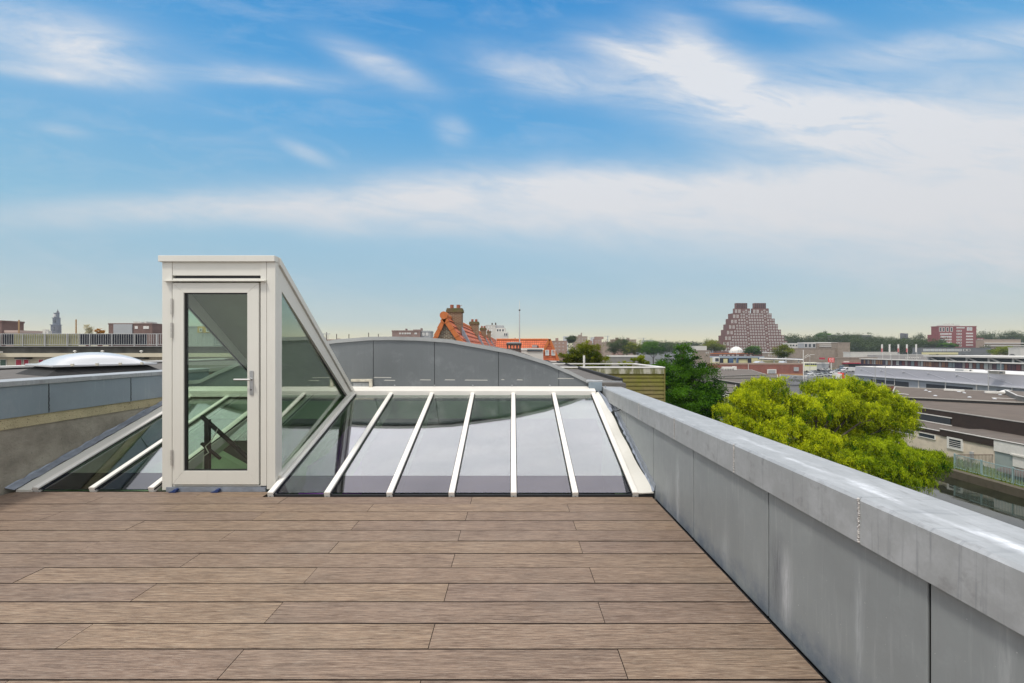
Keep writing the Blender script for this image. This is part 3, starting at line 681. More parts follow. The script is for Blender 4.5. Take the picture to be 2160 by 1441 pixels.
# ================================================================ GROUND AND CANAL
ASPH = material('asphalt', (.10, .10, .10), .9, 0, .2, .3)
PAVE = material('paving', (.24, .22, .2), .9, 0, .2, .8)
GRASS = material('grass_ground', (.09, .13, .03), .95, 0, .5, 3)
o = MB().box(10, 25.6, -60, 325, GZ + .004, GZ + .12).build('pavement', PAVE); o['kind'] = 'structure'
CQ, CN, WZ = 43.4, 26.0, -11.2
mb = MB()
for x0, x1, y0, y1 in ((-4000, CN, -60, 330), (-4000, 4000, 330, 6000), (CQ, 4000, -60, 330)):
    mb.add([(x0, y0, GZ), (x1, y0, GZ), (x1, y1, GZ), (x0, y1, GZ)], [(0, 1, 2, 3)])
o = mb.build('ground', ASPH); o['kind'] = 'structure'
def water_x(t, c, pos, p):
    bn = t.n('ShaderNodeBump'); bn.inputs['Strength'].default_value = .12; bn.inputs['Distance'].default_value = .04
    t.put(bn.inputs['Height'], t.noise(t.scl(pos, (1, .6, 1)), .8, 3, .5, .6)); t.put(p.inputs['Normal'], bn.outputs[0])
    return t.mix(t.m('MULTIPLY_ADD', t.noise(pos, .5, 4, .6), 3, -1.2, clamp=True), c, (.03, .035, .015))
WATER = material('canal_water', (.010, .013, .007), .03, 0, .1, .4, spec=.6, extra=water_x)
mb = MB(); mb.add([(CN - .2, -60, WZ), (CQ + .2, -60, WZ), (CQ + .2, 331, WZ), (CN - .2, 331, WZ)], [(0, 1, 2, 3)])
o = mb.build('canal_water', WATER); o['kind'] = 'structure'
QW = material('quay_stone', (.10, .085, .055), .95, 0, .45, 2.2, .6, 14, extra=mossy)
m = MB(); m.box(CQ - .35, CQ + .35, -60, 330, WZ - .5, GZ + .12)
tag(m.build('quay_wall', QW, origin=(CQ, 40, GZ)), 'low mossy stone quay wall along the far side of the canal', 'quay wall')
m = MB(); m.box(CN - .3, CN + .3, -60, 330, WZ - .5, GZ + .1)
tag(m.build('quay_wall', QW, origin=(CN, 40, GZ)), 'stone quay wall on the near side of the canal under the willows', 'quay wall')
m = MB(); m.box(CQ + .36, 48.2, 20, 80, GZ - .2, GZ + .02); o = m.build('grass_strip', GRASS); o['kind'] = 'structure'
# tufts of grass on the strip
nr = np.random.default_rng(7)
m = MB()
for k in range(5000):
    x, y = nr.uniform(43.85, 48.0), nr.uniform(34, 60); h = nr.uniform(.08, .35) * (1.5 if y > 46 else 1); a = nr.uniform(0, 6.28); w = .05
    m.add([(x - w * math.cos(a), y - w * math.sin(a), GZ), (x + w * math.cos(a), y + w * math.sin(a), GZ), (x + nr.uniform(-.1, .1), y + nr.uniform(-.1, .1), GZ + h)], [(0, 1, 2)], 0, nr.random())
def leafcol(ca, cb, name, trans=.35):
    mt = bpy.data.materials.new(name); mt.use_nodes = True; MATS[name] = mt; t = NB(mt.node_tree); mt.node_tree.nodes.clear()
    r = attr(t, 'rnd'); c = t.mix(r, ca, cb)
    d1 = t.n('ShaderNodeBsdfDiffuse'); t.put(d1.inputs[0], c)
    d2 = t.n('ShaderNodeBsdfTranslucent'); t.put(d2.inputs[0], c)
    mx = t.n('ShaderNodeMixShader'); mx.inputs[0].default_value = trans; t.put(mx.inputs[1], d1.outputs[0]); t.put(mx.inputs[2], d2.outputs[0])
    o = t.n('ShaderNodeOutputMaterial'); t.put(o.inputs[0], mx.outputs[0]); return mt
TUFT = leafcol((.12, .16, .02), (.26, .28, .05), 'grass_blades')
o = m.build('grass', TUFT); o['kind'] = 'stuff'

# ================================================================ GENERIC BUILDERS
WCACHE = {}
def win_mesh(w, h, fr, style='frame'):
    key = (round(w, 2), round(h, 2), round(fr, 3), style)
    if key in WCACHE: return WCACHE[key]
    m = MB()
    if fr > 0:
        m.ring([(-w / 2, 0, -h / 2), (w / 2, 0, -h / 2), (w / 2, 0, h / 2), (-w / 2, 0, h / 2)],
               [(-w / 2 + fr, 0, -h / 2 + fr), (w / 2 - fr, 0, -h / 2 + fr), (w / 2 - fr, 0, h / 2 - fr), (-w / 2 + fr, 0, h / 2 - fr)], (0, -.12, 0), 0)
    m.box(-w / 2 + fr, w / 2 - fr, -.06, 0, -h / 2 + fr, h / 2 - fr, 1)
    me = bpy.data.meshes.new('window'); me.from_pydata([tuple(v) for v in m.v], [], m.f)
    for q in ((FRAMEW, WINDARK) if style != 'pale' else (FRAMEW, WINLIGHT)): me.materials.append(q)
    me.polygons.foreach_set('material_index', m.mi); me.update(); WCACHE[key] = me; return me
def window(root, c, w, h, fr=.12, rot=0.0, style='frame'):
    """a framed window on a wall facing -Y (rot 0) at its centre c"""
    o = bpy.data.objects.new('window', win_mesh(w, h, fr, style)); scene.collection.objects.link(o)
    o.parent = root; o.location = Vector(c) - Vector(root['_o']); o.rotation_euler.z = rot; return o
def block(name, label, cat, x0, x1, yt, D, depth, mat, roofmat=None, zb=GZ, group=None, lip=.35, lipmat=None, ybot=None):
    X0, X1, Z = XP(x0, D), XP(x1, D), ZP(yt, D); depth = min(depth, .012 * D + 3)
    if ybot is not None: zb = ZP(ybot, D)
    t = thing(name, label, cat, ((X0 + X1) / 2, D, zb), group)
    MB().box(X0, X1, D, D + depth, zb, Z - lip).build('wall', mat, t)
    m = MB(); e = lip * .3; m.box(X0 - e, X1 + e, D - e, D + depth + e, Z - lip + .001, Z); m.build('roof_edge', lipmat or mat, t)
    MB().box(X0 + .3, X1 - .3, D + .3, D + depth - .3, Z, Z + .03).build('roof', roofmat or BITUMEN, t)
    t['_f'] = (X0, X1, D, Z, zb); return t
def wgrid(t, D, xs, ys, w, h, fr=.12, style='frame'):
    """windows centred on photo columns xs and rows ys, at their real size on the wall at distance D"""
    for x in xs:
        for y in ys: window(t, (XP(x, D), D - .003, ZP(y, D)), w / F * D, h / F * D, fr, 0, style)

# ================================================================ LEFT: terrace building across the way
CREAM = material('cream_facade', (.56, .50, .38), .8, 0, .08, 1.2)
D = 38.0
tb = thing('cream_building', 'long low cream building with red framed windows beyond the dome rooflight', 'building', (XP(150, D), D, GZ))
xa, xb = -75, XP(700, D)
MB().box(xa, xb, D, D + 12, GZ, ZP(753, D)).build('wall', CREAM, tb)
MB().box(xa, xb + .1, D - .6, D + 12, ZP(752.8, D), ZP(745, D)).build('fascia', CREAM, tb)
MB().box(xa, xb, D - .2, D + 12, ZP(744.9, D), ZP(731.5, D)).build('upstand', material('dark_upstand', (.07, .07, .065), .9, 0, .6, 1.2), tb)
MB().box(xa, xb, D - .4, D + 12, ZP(731.4, D), ZP(730, D)).build('terrace_slab', material('slab_grey', (.3, .3, .3), .8), tb)
REDP = material('red_blind', (.42, .03, .06), .6); GRNP = material('green_frame', (.05, .1, .07), .5)
for k, (px, w, red) in enumerate(((8, 14, 0), (41, 14, 1), (57, 12, 1), (88, 12, 1), (104, 12, 1), (137, 15, 0), (155, 14, 0), (230, 14, 1), (250, 14, 0), (400, 14, 1), (430, 14, 1), (460, 14, 0), (492, 14, 1))):
    X = XP(px, D); ww = w / F * D
    q = MB().box(X - ww / 2, X + ww / 2, D - .05, D - .002, ZP(775, D), ZP(758, D)).build('window', WHITE, tb)
    MB().box(X - ww / 2 + .06, X + ww / 2 - .06, D - .07, D - .051, ZP(774, D), ZP(759, D)).build('blind' if red else 'pane', REDP if red else GRNP, q)
for px in (57, 158, 302):
    MB().box(XP(px - 13, D), XP(px + 13, D), D - .5, D - .05, ZP(757, D), ZP(754, D)).build('awning_box', BLACK, tb)
RAILM = material('galvanised', (.45, .45, .44), .5, .3, .08, 5)
ra = thing('railing', 'long galvanised railing along the roof terrace of the cream building', 'railing', (XP(150, D), D - .3, ZP(731, D)))
zb_, zt_ = ZP(730, D), ZP(704, D)
m = MB(); m.box(XP(8, D), xb, D - .35, D - .29, zt_ - .05, zt_); m.build('top_rail', RAILM, ra)
m = MB(); m.box(XP(8, D), xb, D - .34, D - .30, zb_ + .1, zb_ + .14); m.build('bottom_rail', RAILM, ra)
m = MB(); x = XP(9, D)
while x < xb: m.box(x - .011, x + .011, D - .335, D - .305, zb_ + .14, zt_ - .05); x += .19
m.build('bars', RAILM, ra)
x = XP(10, D)
while x < xb:
    MB().box(x - .03, x + .03, D - .36, D - .28, zb_, zt_ - .05).build('rail_post', RAILM, ra); x += 1.85
BAMB = material('reed_screen', (.30, .29, .17), .9, 0, .5, 9, .5, 30, stretch=(8, 1, .4))
tag(MB().box(XP(34, D), XP(170, D), D - .2, D - .16, zb_, ZP(705, D)).build('reed_screen', BAMB, origin=(XP(100, D), D - .2, zb_)), 'greenish reed screen tied behind the terrace railing', 'screen')
NAVY = material('navy_cloth', (.012, .016, .03), .8, 0, .3, 2)
for k, (x0, x1, lab) in enumerate(((12, 33, 'short navy cloth screen left of the reed screen'), (172, 313, 'long navy cloth screen right of the reed screen'))):
    m = MB(); m.box(XP(x0, D), XP(x1, D), D - .2, D - .16, zb_ + .05, ZP(705, D)); tag(m.build('cloth_screen', NAVY, origin=(XP(x0, D), D - .2, zb_)), lab, 'screen')
WOODP = material('timber_pole', (.38, .24, .12), .8)
for px, yt, w, lab in ((40, 675, 3, 'brown timber pole rising behind the reed screen, left one'), (160.5, 674, 3, 'brown timber pole near the right end of the reed screen')):
    m = MB(); X = XP(px, D + 1.2); m.tube((X, D + 1.2, zb_), (X, D + 1.2, ZP(yt, D + 1.2)), .05); tag(m.build('timber_pole', WOODP, origin=(X, D + 1.2, zb_)), lab, 'pole')
for px, lab in ((158, 'white vent cap under the railing, left of three'), (216, 'white vent cap under the railing, middle of three'), (298, 'white vent cap under the railing, right of three')):
    m = MB(); X = XP(px, D - .5); m.lathe((X, D - .5, ZP(744.5, D - .5)), [(.05, 0), (.05, .1), (.13, .12), (.11, .17), (.03, .21)], 10); tag(m.build('roof_vent', FRAMEW, origin=(X, D - .5, ZP(744.5, D))), lab, 'vent')
# white folded parasol thing at the frame's left edge
t = thing('white_cabinet', 'white tilted board standing at the left end of the terrace railing', 'board', (XP(2, D), D - .8, zb_))
MB().prism([(XP(-12, D), D - .9, ZP(740, D)), (XP(5, D), D - .9, ZP(740, D)), (XP(10, D), D - .9, ZP(704, D)), (XP(-8, D), D - .9, ZP(704, D))], (0, .05, 0)).build('panel', FRAMEW, t)
MB().box(XP(-12, D), XP(26, D), D - .95, D - .7, ZP(744, D), ZP(741, D)).build('foot', FRAMEW, t)

# ---- church tower
D = 844.0
TWR = material('tower_stone', (.09, .09, .11), .8, 0, .25, .2); LEADT = material('tower_lead', (.12, .14, .18), .7, 0, .2, .2)
ch = thing('church_tower', 'slender stepped church tower with lantern spire on the left skyline', 'tower', (XP(114, D), D + 6, GZ))
def tbox(x0, x1, ya, yb, name, mat, k=0):
    x0, x1 = 114 + (x0 - 114) * .8, 114 + (x1 - 114) * .8; X0, X1 = XP(x0, D), XP(x1, D); w = (X1 - X0) * .6
    return MB().box(X0, X1, D + k, D + k + w, ZP(yb, D), ZP(ya, D)).build(name, mat, ch)
tbox(105, 123, 686, 745, 'lower_tier', TWR); tbox(103.5, 124.5, 684.6, 686, 'cornice', LEADT, -1)
tbox(107, 120.5, 671, 684.5, 'middle_tier', LEADT, 2); tbox(106, 121.5, 670, 671, 'cornice', TWR, 1)
tbox(109, 118.6, 660.5, 670, 'upper_tier', LEADT, 3); tbox(108.3, 119.3, 659.7, 660.5, 'cornice', TWR, 2.5)
X = XP(113.8, D); s = D / F
MB().lathe((X, D + 7, ZP(659.7, D)), [(3.2 * s, 0), (2.4 * s, 1.2 * s), (1.2 * s, 1.8 * s), (1.9 * s, 2.8 * s), (1.6 * s, 3.8 * s), (.6 * s, 4.6 * s), (.5 * s, 6 * s), (.15 * s, 9 * s)], 12).build('lantern', TWR, ch)
for ya, yb_, hw in ((690, 698, 1.6), (674, 681, 1.6), (662.5, 668, 1.3)):
    q = MB().box(XP(114 - hw, D), XP(114 + hw, D), D - .4, D + 4, ZP(yb_, D), ZP(ya, D)).build('belfry_opening', WINDARK if ya > 665 else FRAMEW, ch)

# ---- brown flats and odds and ends on the left skyline
BRN = brick_mat('brown_brick', (.17, .085, .07), (.14, .07, .06), (.2, .15, .13))
GREY = material('grey_render', (.36, .37, .38), .8, 0, .1, .3)
PALE = material('pale_render', (.58, .56, .52), .8, 0, .08, .3)
t = block('apartment_block', 'brown flats with pale glazed centre and roof boxes beyond the railing', 'building', 229, 321, 682, 130, 14, BRN)
D = 130
MB().box(XP(241, D), XP(280, D), D - .3, D - .002, ZP(704, D), ZP(684, D)).build('glazed_bay', GREY, t)
wgrid(t, D, (247, 257, 272), (693,), 7, 9, .3, 'pale'); wgrid(t, D, (288, 306), (691,), 6, 6, .35); wgrid(t, D, (312,), (691,), 5, 6, .35)
for x0, x1, yt in ((263, 268, 677), (269, 280, 678), (286, 291, 677)):
    MB().box(XP(x0, D), XP(x1, D), D + 3, D + 7, ZP(682.2, D), ZP(yt, D)).build('roof_box', PALE, t)
t = block('apartment_block', 'grey flats with a yellow upper corner seen through the door glass', 'building', 380, 450, 688, 130, 14, GREY)
YEL = material('yellow_panel', (.5, .33, .06), .7)
MB().box(XP(418, 130), XP(449, 130), 129.7, 129.998, ZP(702, 130), ZP(689, 130)).build('yellow_panel', YEL, t); wgrid(t, 129.6, (424, 438), (696,), 6, 8, .2)
t = block('apartment_block', 'brown building corner at the left edge of the photo', 'building', -60, 3.5, 676, 90, 10, BRN); wgrid(t, 90, (-6,), (686, 697), 6, 6, .2)
PINK = material('pale_brick', (.5, .38, .33), .8, 0, .1, .5)
t = block('house', 'pale low roof top behind the railing near the left edge', 'house', 12, 38, 697, 70, 8, PINK)
t = thing('chimney', 'pair of short pale chimney pots left of the church tower', 'chimney', (XP(95, 60), 60, 1.45))
MB().box(XP(90, 60), XP(96, 60), 60, 60.5, 0, ZP(695, 60)).build('stack', PALE, t); MB().box(XP(97.5, 60), XP(101.5, 60), 60, 60.5, 0, ZP(698, 60)).build('stack', PALE, t)

# ================================================================ CENTRE: roofs, chimneys
TILE_A, TILE_B = (.66, .165, .06), (.54, .12, .045)
def tile_mat(name, run, horiz, tw, th):
    def ex(t, c, pos, p):
        s = t.sep(pos); u = s[run]; z = s[2]
        bt = t.n('ShaderNodeTexBrick'); t.put(bt.inputs['Vector'], t.comb(u, z, 0.0)); bt.offset = 0.0; bt.inputs['Scale'].default_value = 1
        bt.inputs['Color1'].default_value = TILE_A + (1,); bt.inputs['Color2'].default_value = TILE_B + (1,); bt.inputs['Mortar'].default_value = (.09, .025, .015, 1)
        bt.inputs['Brick Width'].default_value = tw; bt.inputs['Row Height'].default_value = th; bt.inputs['Mortar Size'].default_value = .018
        n = t.noise(pos, 1.2, 5, .6); f = t.m('MULTIPLY_ADD', n, .6, .7)
        return t.mix(1.0, bt.outputs[0], t.comb(f, f, f), 'MULTIPLY')
    return material(name, TILE_A, .7, extra=ex)
TILE_Y = tile_mat('orange_tiles_side', 1, 1, .25, .28); TILE_X = tile_mat('orange_tiles_front', 0, 1, .25, .28)
ORANGE = material('orange_clay', (.52, .15, .04), .7, 0, .15, 4)
DKBRICK = brick_mat('dark_gable_brick', (.085, .05, .03), (.16, .10, .055), (.42, .38, .3), 1.0, .9)
CHBRICK = brick_mat('chimney_brick', (.13, .06, .035), (.19, .10, .05), (.30, .25, .18), 1.0, .9)
def mosstop(t, c, pos, p): return t.mix(t.m('MULTIPLY_ADD', t.noise(pos, 3, 5, .6), 4, -1.7, clamp=True), c, (.10, .11, .03))
CHTOP = material('mossy_cap', (.14, .10, .06), .95, 0, .3, 5, extra=mosstop)
POT = material('terracotta_pot', (.30, .10, .06), .8)
D0, D1 = 22.0, 88.0
rx, rz = XP(936, D0), ZP(664, D0)
hr = thing('terraced_house', 'row house with steep orange tiled roof and dark brick gable behind the zinc gable', 'house', (rx, D0, GZ))
dxL, dxR, dz = -1.25, 1.9, 2.75
MB().prism([(rx - 1.12, D0 + .12, rz - 2.3), (rx + 1.25, D0 + .12, rz - 2.3), (rx + .12, D0 + .12, rz - .30), (rx - .1, D0 + .12, rz - .30)], (0, .2, 0)).build('gable', DKBRICK, hr)
m = MB(); m.prism([(rx, D0 + .1, rz), (rx + dxR, D0 + .1, rz - dz), (rx + dxR - .14, D0 + .1, rz - dz), (rx, D0 + .1, rz - .16)], (0, D1 - D0, 0))
m.build('roof', TILE_Y, hr)
MB().prism([(rx, D0 + .1, rz), (rx + dxL, D0 + .1, rz - dz), (rx + dxL + .14, D0 + .1, rz - dz), (rx, D0 + .1, rz - .16)], (0, D1 - D0, 0)).build('roof', TILE_Y, hr)
# stepped courses on the visible slope (shallow pantile laps)
m = MB(); nrm = Vector((dz, 0, dxR)).normalized()
for k in range(9):
    a = k / 9; p = Vector((rx + dxR * a, D0 + .35, rz - dz * a)) + nrm * .005; q = Vector((rx + dxR * (a + .105), D0 + .35, rz - dz * (a + .105))) + nrm * .055
    m.prism([p, q, q - nrm * .05], (0, D1 - D0 - .3, 0))
m.build('tile_courses', TILE_Y, hr)
for sgn, dxx in ((-1, dxL), (1, dxR)):
    m = MB()
    for k in range(8):
        a, c = k / 8, (k + 1.1) / 8
        m.prism([(rx + dxx * a, D0 - .02, rz - dz * a + .0), (rx + dxx * c, D0 - .02, rz - dz * c + .07), (rx + dxx * c - sgn * .20, D0 - .02, rz - dz * c - .06), (rx + dxx * a - sgn * .16, D0 - .02, rz - dz * a - .10)], (0, .35, 0))
    m.build('verge_tiles', ORANGE, hr)
m = MB(); m.tube((rx, D0 - .04, rz - .03), (rx, D0 + .5, rz - .03), .19, n=18)
k = 0; y = D0 + .5
while y < D1: m.tube((rx, y, rz - .04), (rx, y + .42, rz - .03), .125, .145, n=10); y += .4
m.build('ridge_tiles', ORANGE, hr)
MB().box(rx - 2.6, rx + 2.4, D0 + .4, D1, GZ, rz - dz + .2).build('wall', DKBRICK, hr)
def chimney(D, x0, x1, yt, xs, lab, npots=2):
    X0, X1, Z = XP(x0, D), XP(x1, D), ZP(yt, D); w = X1 - X0
    t = thing('chimney', lab, 'chimney', ((X0 + X1) / 2, D, rz - 1.5), 'brick chimneys on the orange roof')
    dd = .62
    MB().box(X0, X1, D, D + dd, rz - 1.7, Z - .22).build('stack', CHBRICK, t)
    MB().box(X0 - .05, X1 + .05, D - .05, D + dd + .05, Z - .219, Z - .08).box(X0 - .02, X1 + .02, D - .02, D + dd + .02, Z - .079, Z).build('cap', CHTOP, t)
    for k in range(npots):
        c = X0 + w * (.28 + .44 * k)
        MB().tube((c, D + .3, Z), (c, D + .3, Z + .2), .10, .095, n=12).build('chimney_pot', POT, t)
    MB().tube((X1 - w * .15, D + .35, Z), (X1 - w * .15, D + .35, Z + .16), .03).box(X1 - w * .25, X1 - w * .02, D + .25, D + .45, Z + .16, Z + .18).build('flue_hood', STEEL, t)
    f = MB(); f.prism([(X1 + .003, D - .08, Z - 1.0), (X1 + .03, D - .08, Z - 1.75), (X1 + .55, D - .08, Z - 2.05)], (0, dd * .8, 0)); f.build('flashing', LEAD, t)
chimney(24.0, 943, 974, 650, 0, 'nearest and largest brick chimney with two terracotta pots', 2)
chimney(35.5, 990.5, 1009, 678.5, 0, 'second brick chimney along the orange ridge', 2)
chimney(46.5, 1012.5, 1025, 691.5, 0, 'third brick chimney along the orange ridge', 2)
chimney(57.5, 1027.5, 1035, 698.5, 0, 'farthest brick chimney along the orange ridge', 1)
# second orange roof (ridge across) with a tiled gable dormer
D = 60.0
h2 = thing('orange_roof_house', 'house with wide orange tiled roof and tiled end gable with two small windows', 'house', (XP(1105, D), D, GZ))
X0, X1, ZR2 = XP(1046, D), XP(1159, D), ZP(716, D)
MB().prism([(X0, D, ZR2 - 3.0), (X0, D + 2.0, ZR2), (X0, D + 4.0, ZR2 - 3.0)], (X1 - X0, 0, 0)).build('roof', TILE_X, h2)
MB().tube((X0, D + 2, ZR2 + .02), (X1, D + 2, ZR2 + .02), .13, n=8).build('ridge_tiles', ORANGE, h2)
MB().box(X0, X1 + 1.0, D + .1, D + 3.9, GZ, ZR2 - 3.0).build('wall', DKBRICK, h2)
D = 56.0; gx0, gx1, ga, gb = XP(1136, D), XP(1178, D), ZP(716, D), ZP(761, D); gm_ = XP(1159, D)
MB().prism([(gx0, D, gb), (gx1, D, gb), (gm_, D, ga)], (0, 5, 0)).build('tiled_gable', TILE_X, h2)
for (xa_, xb_) in ((gx0, gm_), (gx1, gm_)):
    MB().bar((xa_, D - .05, gb), (xb_, D - .05, ga + .03), .3, .12, (0, 1, 0)).build('verge_tiles', ORANGE, h2)
for x in (1154, 1167): window(h2, (XP(x, D), D - .003, ZP(744, D)), .46, .68, .07, 0, 'pale')
MB().box(gx0 - .1, gx1 + .1, D - .15, D, gb - .12, gb).build('gutter', FRAMEW, h2)
D = 45.0
t = block('white_annex', 'flat white annex with black window band below the orange roof', 'house', 1100, 1146, 734.5, D, 5, PALE, zb=-4, lip=.2, lipmat=FRAMEW)
MB().box(XP(1112, D), XP(1144, D), D - .1, D - .002, ZP(741, D), ZP(737, D)).build('window_band', WINDARK, t)
t = thing('roof_vent', 'grey metal vent cowl on the orange roof slope', 'vent', (XP(1128, 59), 59, ZP(733, 59)))
MB().box(XP(1123, 59), XP(1133, 59), 59, 60, ZP(733, 59), ZP(728, 59)).build('cowl', GREY, t); MB().box(XP(1134, 59), XP(1136, 59), 59, 60, ZP(734, 59), ZP(729, 59)).build('box', BLACK, t)
# dark chimney with concrete cap, antenna
D = 19.0
t = thing('chimney', 'squat dark brick chimney with domed concrete cap beside the antenna mast', 'chimney', (XP(1085, D), D, .8))
DK = brick_mat('sooty_brick', (.05, .03, .028), (.07, .04, .035), (.1, .08, .07))
MB().box(XP(1069, D), XP(1099, D), D, D + .6, .6, ZP(735, D)).build('stack', DK, t)
m = MB(); 
for k in range(5): x = XP(1069, D) + k * .135; m.box(x, x + .055, D, D + .6, ZP(734.9, D), ZP(729, D))
m.build('vent_bricks', DK, t)
MB().box(XP(1068, D), XP(1100, D), D - .02, D + .62, ZP(728.9, D), ZP(724.5, D)).build('corbel', DK, t)
MB().prism([(XP(1067, D), D - .04, ZP(724.4, D)), (XP(1101, D), D - .04, ZP(724.4, D)), (XP(1097, D), D - .04, ZP(722.5, D)), (XP(1088, D), D - .04, ZP(721.3, D)), (XP(1078, D), D - .04, ZP(721.5, D)), (XP(1070, D), D - .04, ZP(722.6, D))], (0, .68, 0)).build('cap', GREY, t)
X = XP(1096, 19.8)
t = thing('antenna_mast', 'thin upright antenna mast standing above the squat chimney', 'antenna', (X, 19.8, .8))
MB().tube((X, 19.8, .8), (X, 19.8, ZP(655, 19.8)), .028, .022, n=8).build('mast', STEEL, t)
MB().tube((X, 19.8, ZP(655, 19.8)), (X, 19.8, ZP(634, 19.8)), .013, .008, n=6).build('whip', FRAMEW, t)
MB().tube((X, 19.8, ZP(656, 19.8)), (X, 19.8, ZP(653, 19.8)), .035, n=8).build('clamp', BLACK, t)
t = thing('back_building', 'flat dark roof volume behind the curved roof carrying the squat chimney', 'building', (0, 20, GZ))
MB().box(-6, 1.6, 18.2, 21.5, GZ, .85).build('wall', OB, t); MB().box(-6.02, 1.62, 18.18, 21.52, .851, .9).build('roof', BITUMEN_D, t)
# mossy timber roof shed
D = 12.0
t = thing('timber_shed', 'mossy plank clad roof extension with a stained pale parapet', 'shed', (3.0, D, -3))
SX0, SX1 = 1.3, XP(1400, D); SZT = ZP(774, D)
def moss_x(tt, c, pos, p):
    z = tt.sep(pos)[2]
    g = tt.m('MULTIPLY', tt.m('MULTIPLY_ADD', tt.noise(tt.scl(pos, (1, 1, .5)), 2.2, 5, .7), 4, -1.45, clamp=True), tt.m('MULTIPLY_ADD', z, 1.4, .25, clamp=True))
    c = tt.mix(g, c, (.17, .165, .03))
    return tt.mix(tt.m('MULTIPLY', tt.m('MULTIPLY_ADD', tt.noise(tt.scl(pos, (2, 1, 9)), 3, 4, .6), 5, -2.7, clamp=True), .6), c, (.05, .035, .02))
PLANK = material('mossy_planks', (.19, .15, .07), .95, 0, .4, 3, .5, 25, extra=moss_x, stretch=(.5, .5, 5))
zt = ZP(788.5, D); m = MB(); rr = random.Random(5)
for k in range(16):
    z1 = zt - k * .107; m.prism([(SX0, D + .02, z1), (SX0, D - .004 - rr.uniform(0, .004), z1), (SX0, D - .028, z1 - .100), (SX0, D + .02, z1 - .100)], (SX1 - SX0, 0, 0))
m.build('planks', PLANK, t)
MB().box(SX0, SX1 - .01, D + .021, 14.9, -4, zt).build('backing', BITUMEN_D, t)
MB().box(SX1 - .004, SX1 + .03, D - .04, D + .04, -2, SZT - .02).build('corner_trim', PLANK, t)
def stain(tt, c, pos, p):
    n = tt.noise(tt.scl(pos, (2.2, 1, .5)), 3, 6, .7)
    c = tt.mix(tt.m('MULTIPLY', tt.m('MULTIPLY_ADD', n, 6, -2.4, clamp=True), .9), c, (.13, .13, .035))
    return tt.mix(tt.m('MULTIPLY_ADD', tt.noise(pos, 26, 4, .7), 9, -5.3, clamp=True), c, (.07, .07, .05))
STAIN = material('stained_parapet', (.46, .44, .36), .9, 0, .1, 3, extra=stain)
MB().box(SX0, SX1, D - .045, D + .10, zt + .002, SZT - .03).build('parapet_front', STAIN, t)
MB().box(SX0 - .1, SX1 + .02, D - .06, D + .12, SZT - .029, SZT).build('trim', FRAMEW, t, bevel=.004)
MB().box(SX1 - .12, SX1 + .02, D + .121, 14.8, SZT - .029, SZT + .002).build('trim', FRAMEW, t); MB().box(SX0 - .1, SX1 + .02, 14.801, 14.95, SZT - .029, SZT).build('trim', FRAMEW, t)
MB().box(SX0, SX1 - .13, D + .13, 14.8, zt + .05, zt + .09).build('roof', BITUMEN, t)
MB().box(SX1 - .11, SX1, D + .13, 14.8, zt + .002, SZT - .03).build('parapet_side', STAIN, t)
X = XP(1232, 14.4)
tag(MB().tube((X, 14.4, SZT - .2), (X, 14.4, ZP(750, 14.4)), .035, n=10).build('vent_pipe', FRAMEW, origin=(X, 14.4, SZT)), 'short white vent pipe standing on the mossy shed roof', 'pipe')

# ================================================================ FAR CENTRE BLOCKS
BRPK = brick_mat('mauve_brick', (.26, .15, .13), (.22, .13, .12), (.3, .25, .22))
t = block('apartment_block', 'low mauve brick flats with pale grey end left of the orange roof', 'building', 827, 886, 697, 130, 14, BRPK); D = 130
wgrid(t, D, (844, 849.5, 855, 860, 864.5), (703.5,), 3.6, 3.4, .12, 'pale'); wgrid(t, D, (877,), (703.5,), 5, 3.4, .12, 'pale')
for x0, x1, yt in ((848, 849.6, 692), (881, 883, 691), (865, 880, 694)): MB().box(XP(x0, D), XP(x1, D), D + 4, D + 6, ZP(697.2, D), ZP(yt, D)).build('roof_box', BRPK, t)
t = block('apartment_block', 'pale grey glazed flats directly left of the orange gable', 'building', 887, 908, 698, 131, 12, GREY); wgrid(t, 131, (893, 901), (705,), 5, 6, .2, 'pale')
D = 180
t = block('white_apartments', 'stepped white apartment building with glass balconies right of the chimneys', 'building', 1024, 1045, 685.5, D, 16, PALE); wgrid(t, D, (1031, 1037), (690, 697, 704), 3, 3.6, .25)
MB().box(XP(1045.1, D), XP(1062, D), D + 2, D + 15, GZ, ZP(686, D)).build('upper_storey', GREY, t)
MB().box(XP(1045.2, D), XP(1066, D), D - .5, D + 12, GZ, ZP(692, D)).build('middle_storey', PALE, t)
MB().box(XP(1045.3, D), XP(1072, D), D - 2, D + 10, GZ, ZP(701, D)).build('lower_storey', PALE, t)
for x in (1050, 1055, 1061): window(t, (XP(x, D), D - .503, ZP(697, D)), .8, 1.1, .1, 0)
for x in (1065, 1069): window(t, (XP(x, D), D - 2.003, ZP(706, D)), .7, 1.1, .1, 0)
for x0, yt in ((1036, 680.5), (1043.5, 680)): MB().box(XP(x0, D), XP(x0 + 2.6, D), D + 3, D + 4, ZP(686, D), ZP(yt, D)).build('flue', DK, t)
def far(name, lab, x0, x1, yt, D, mat, wx=(), wy=(), boxes=(), ww=2.0, wh=1.6, cat='building', st='frame', depth=None):
    t = block(name, lab, cat, x0, x1, yt, D, depth or 18, mat, lip=.5)
    if wx: wgrid(t, D, wx, wy, ww, wh, .15, st)
    for a, c, y in boxes: MB().box(XP(a, D), XP(c, D), D + 4, D + 9, ZP(yt + .2, D), ZP(y, D)).build('roof_box', mat, t)
    return t
HB = brick_mat('far_ochre_brick', (.36, .27, .2), (.31, .23, .17), (.36, .3, .26)); HP = brick_mat('far_pink_brick', (.36, .2, .15), (.3, .17, .13), (.34, .26, .22))
HW = material('far_white', (.5, .5, .5), .8)
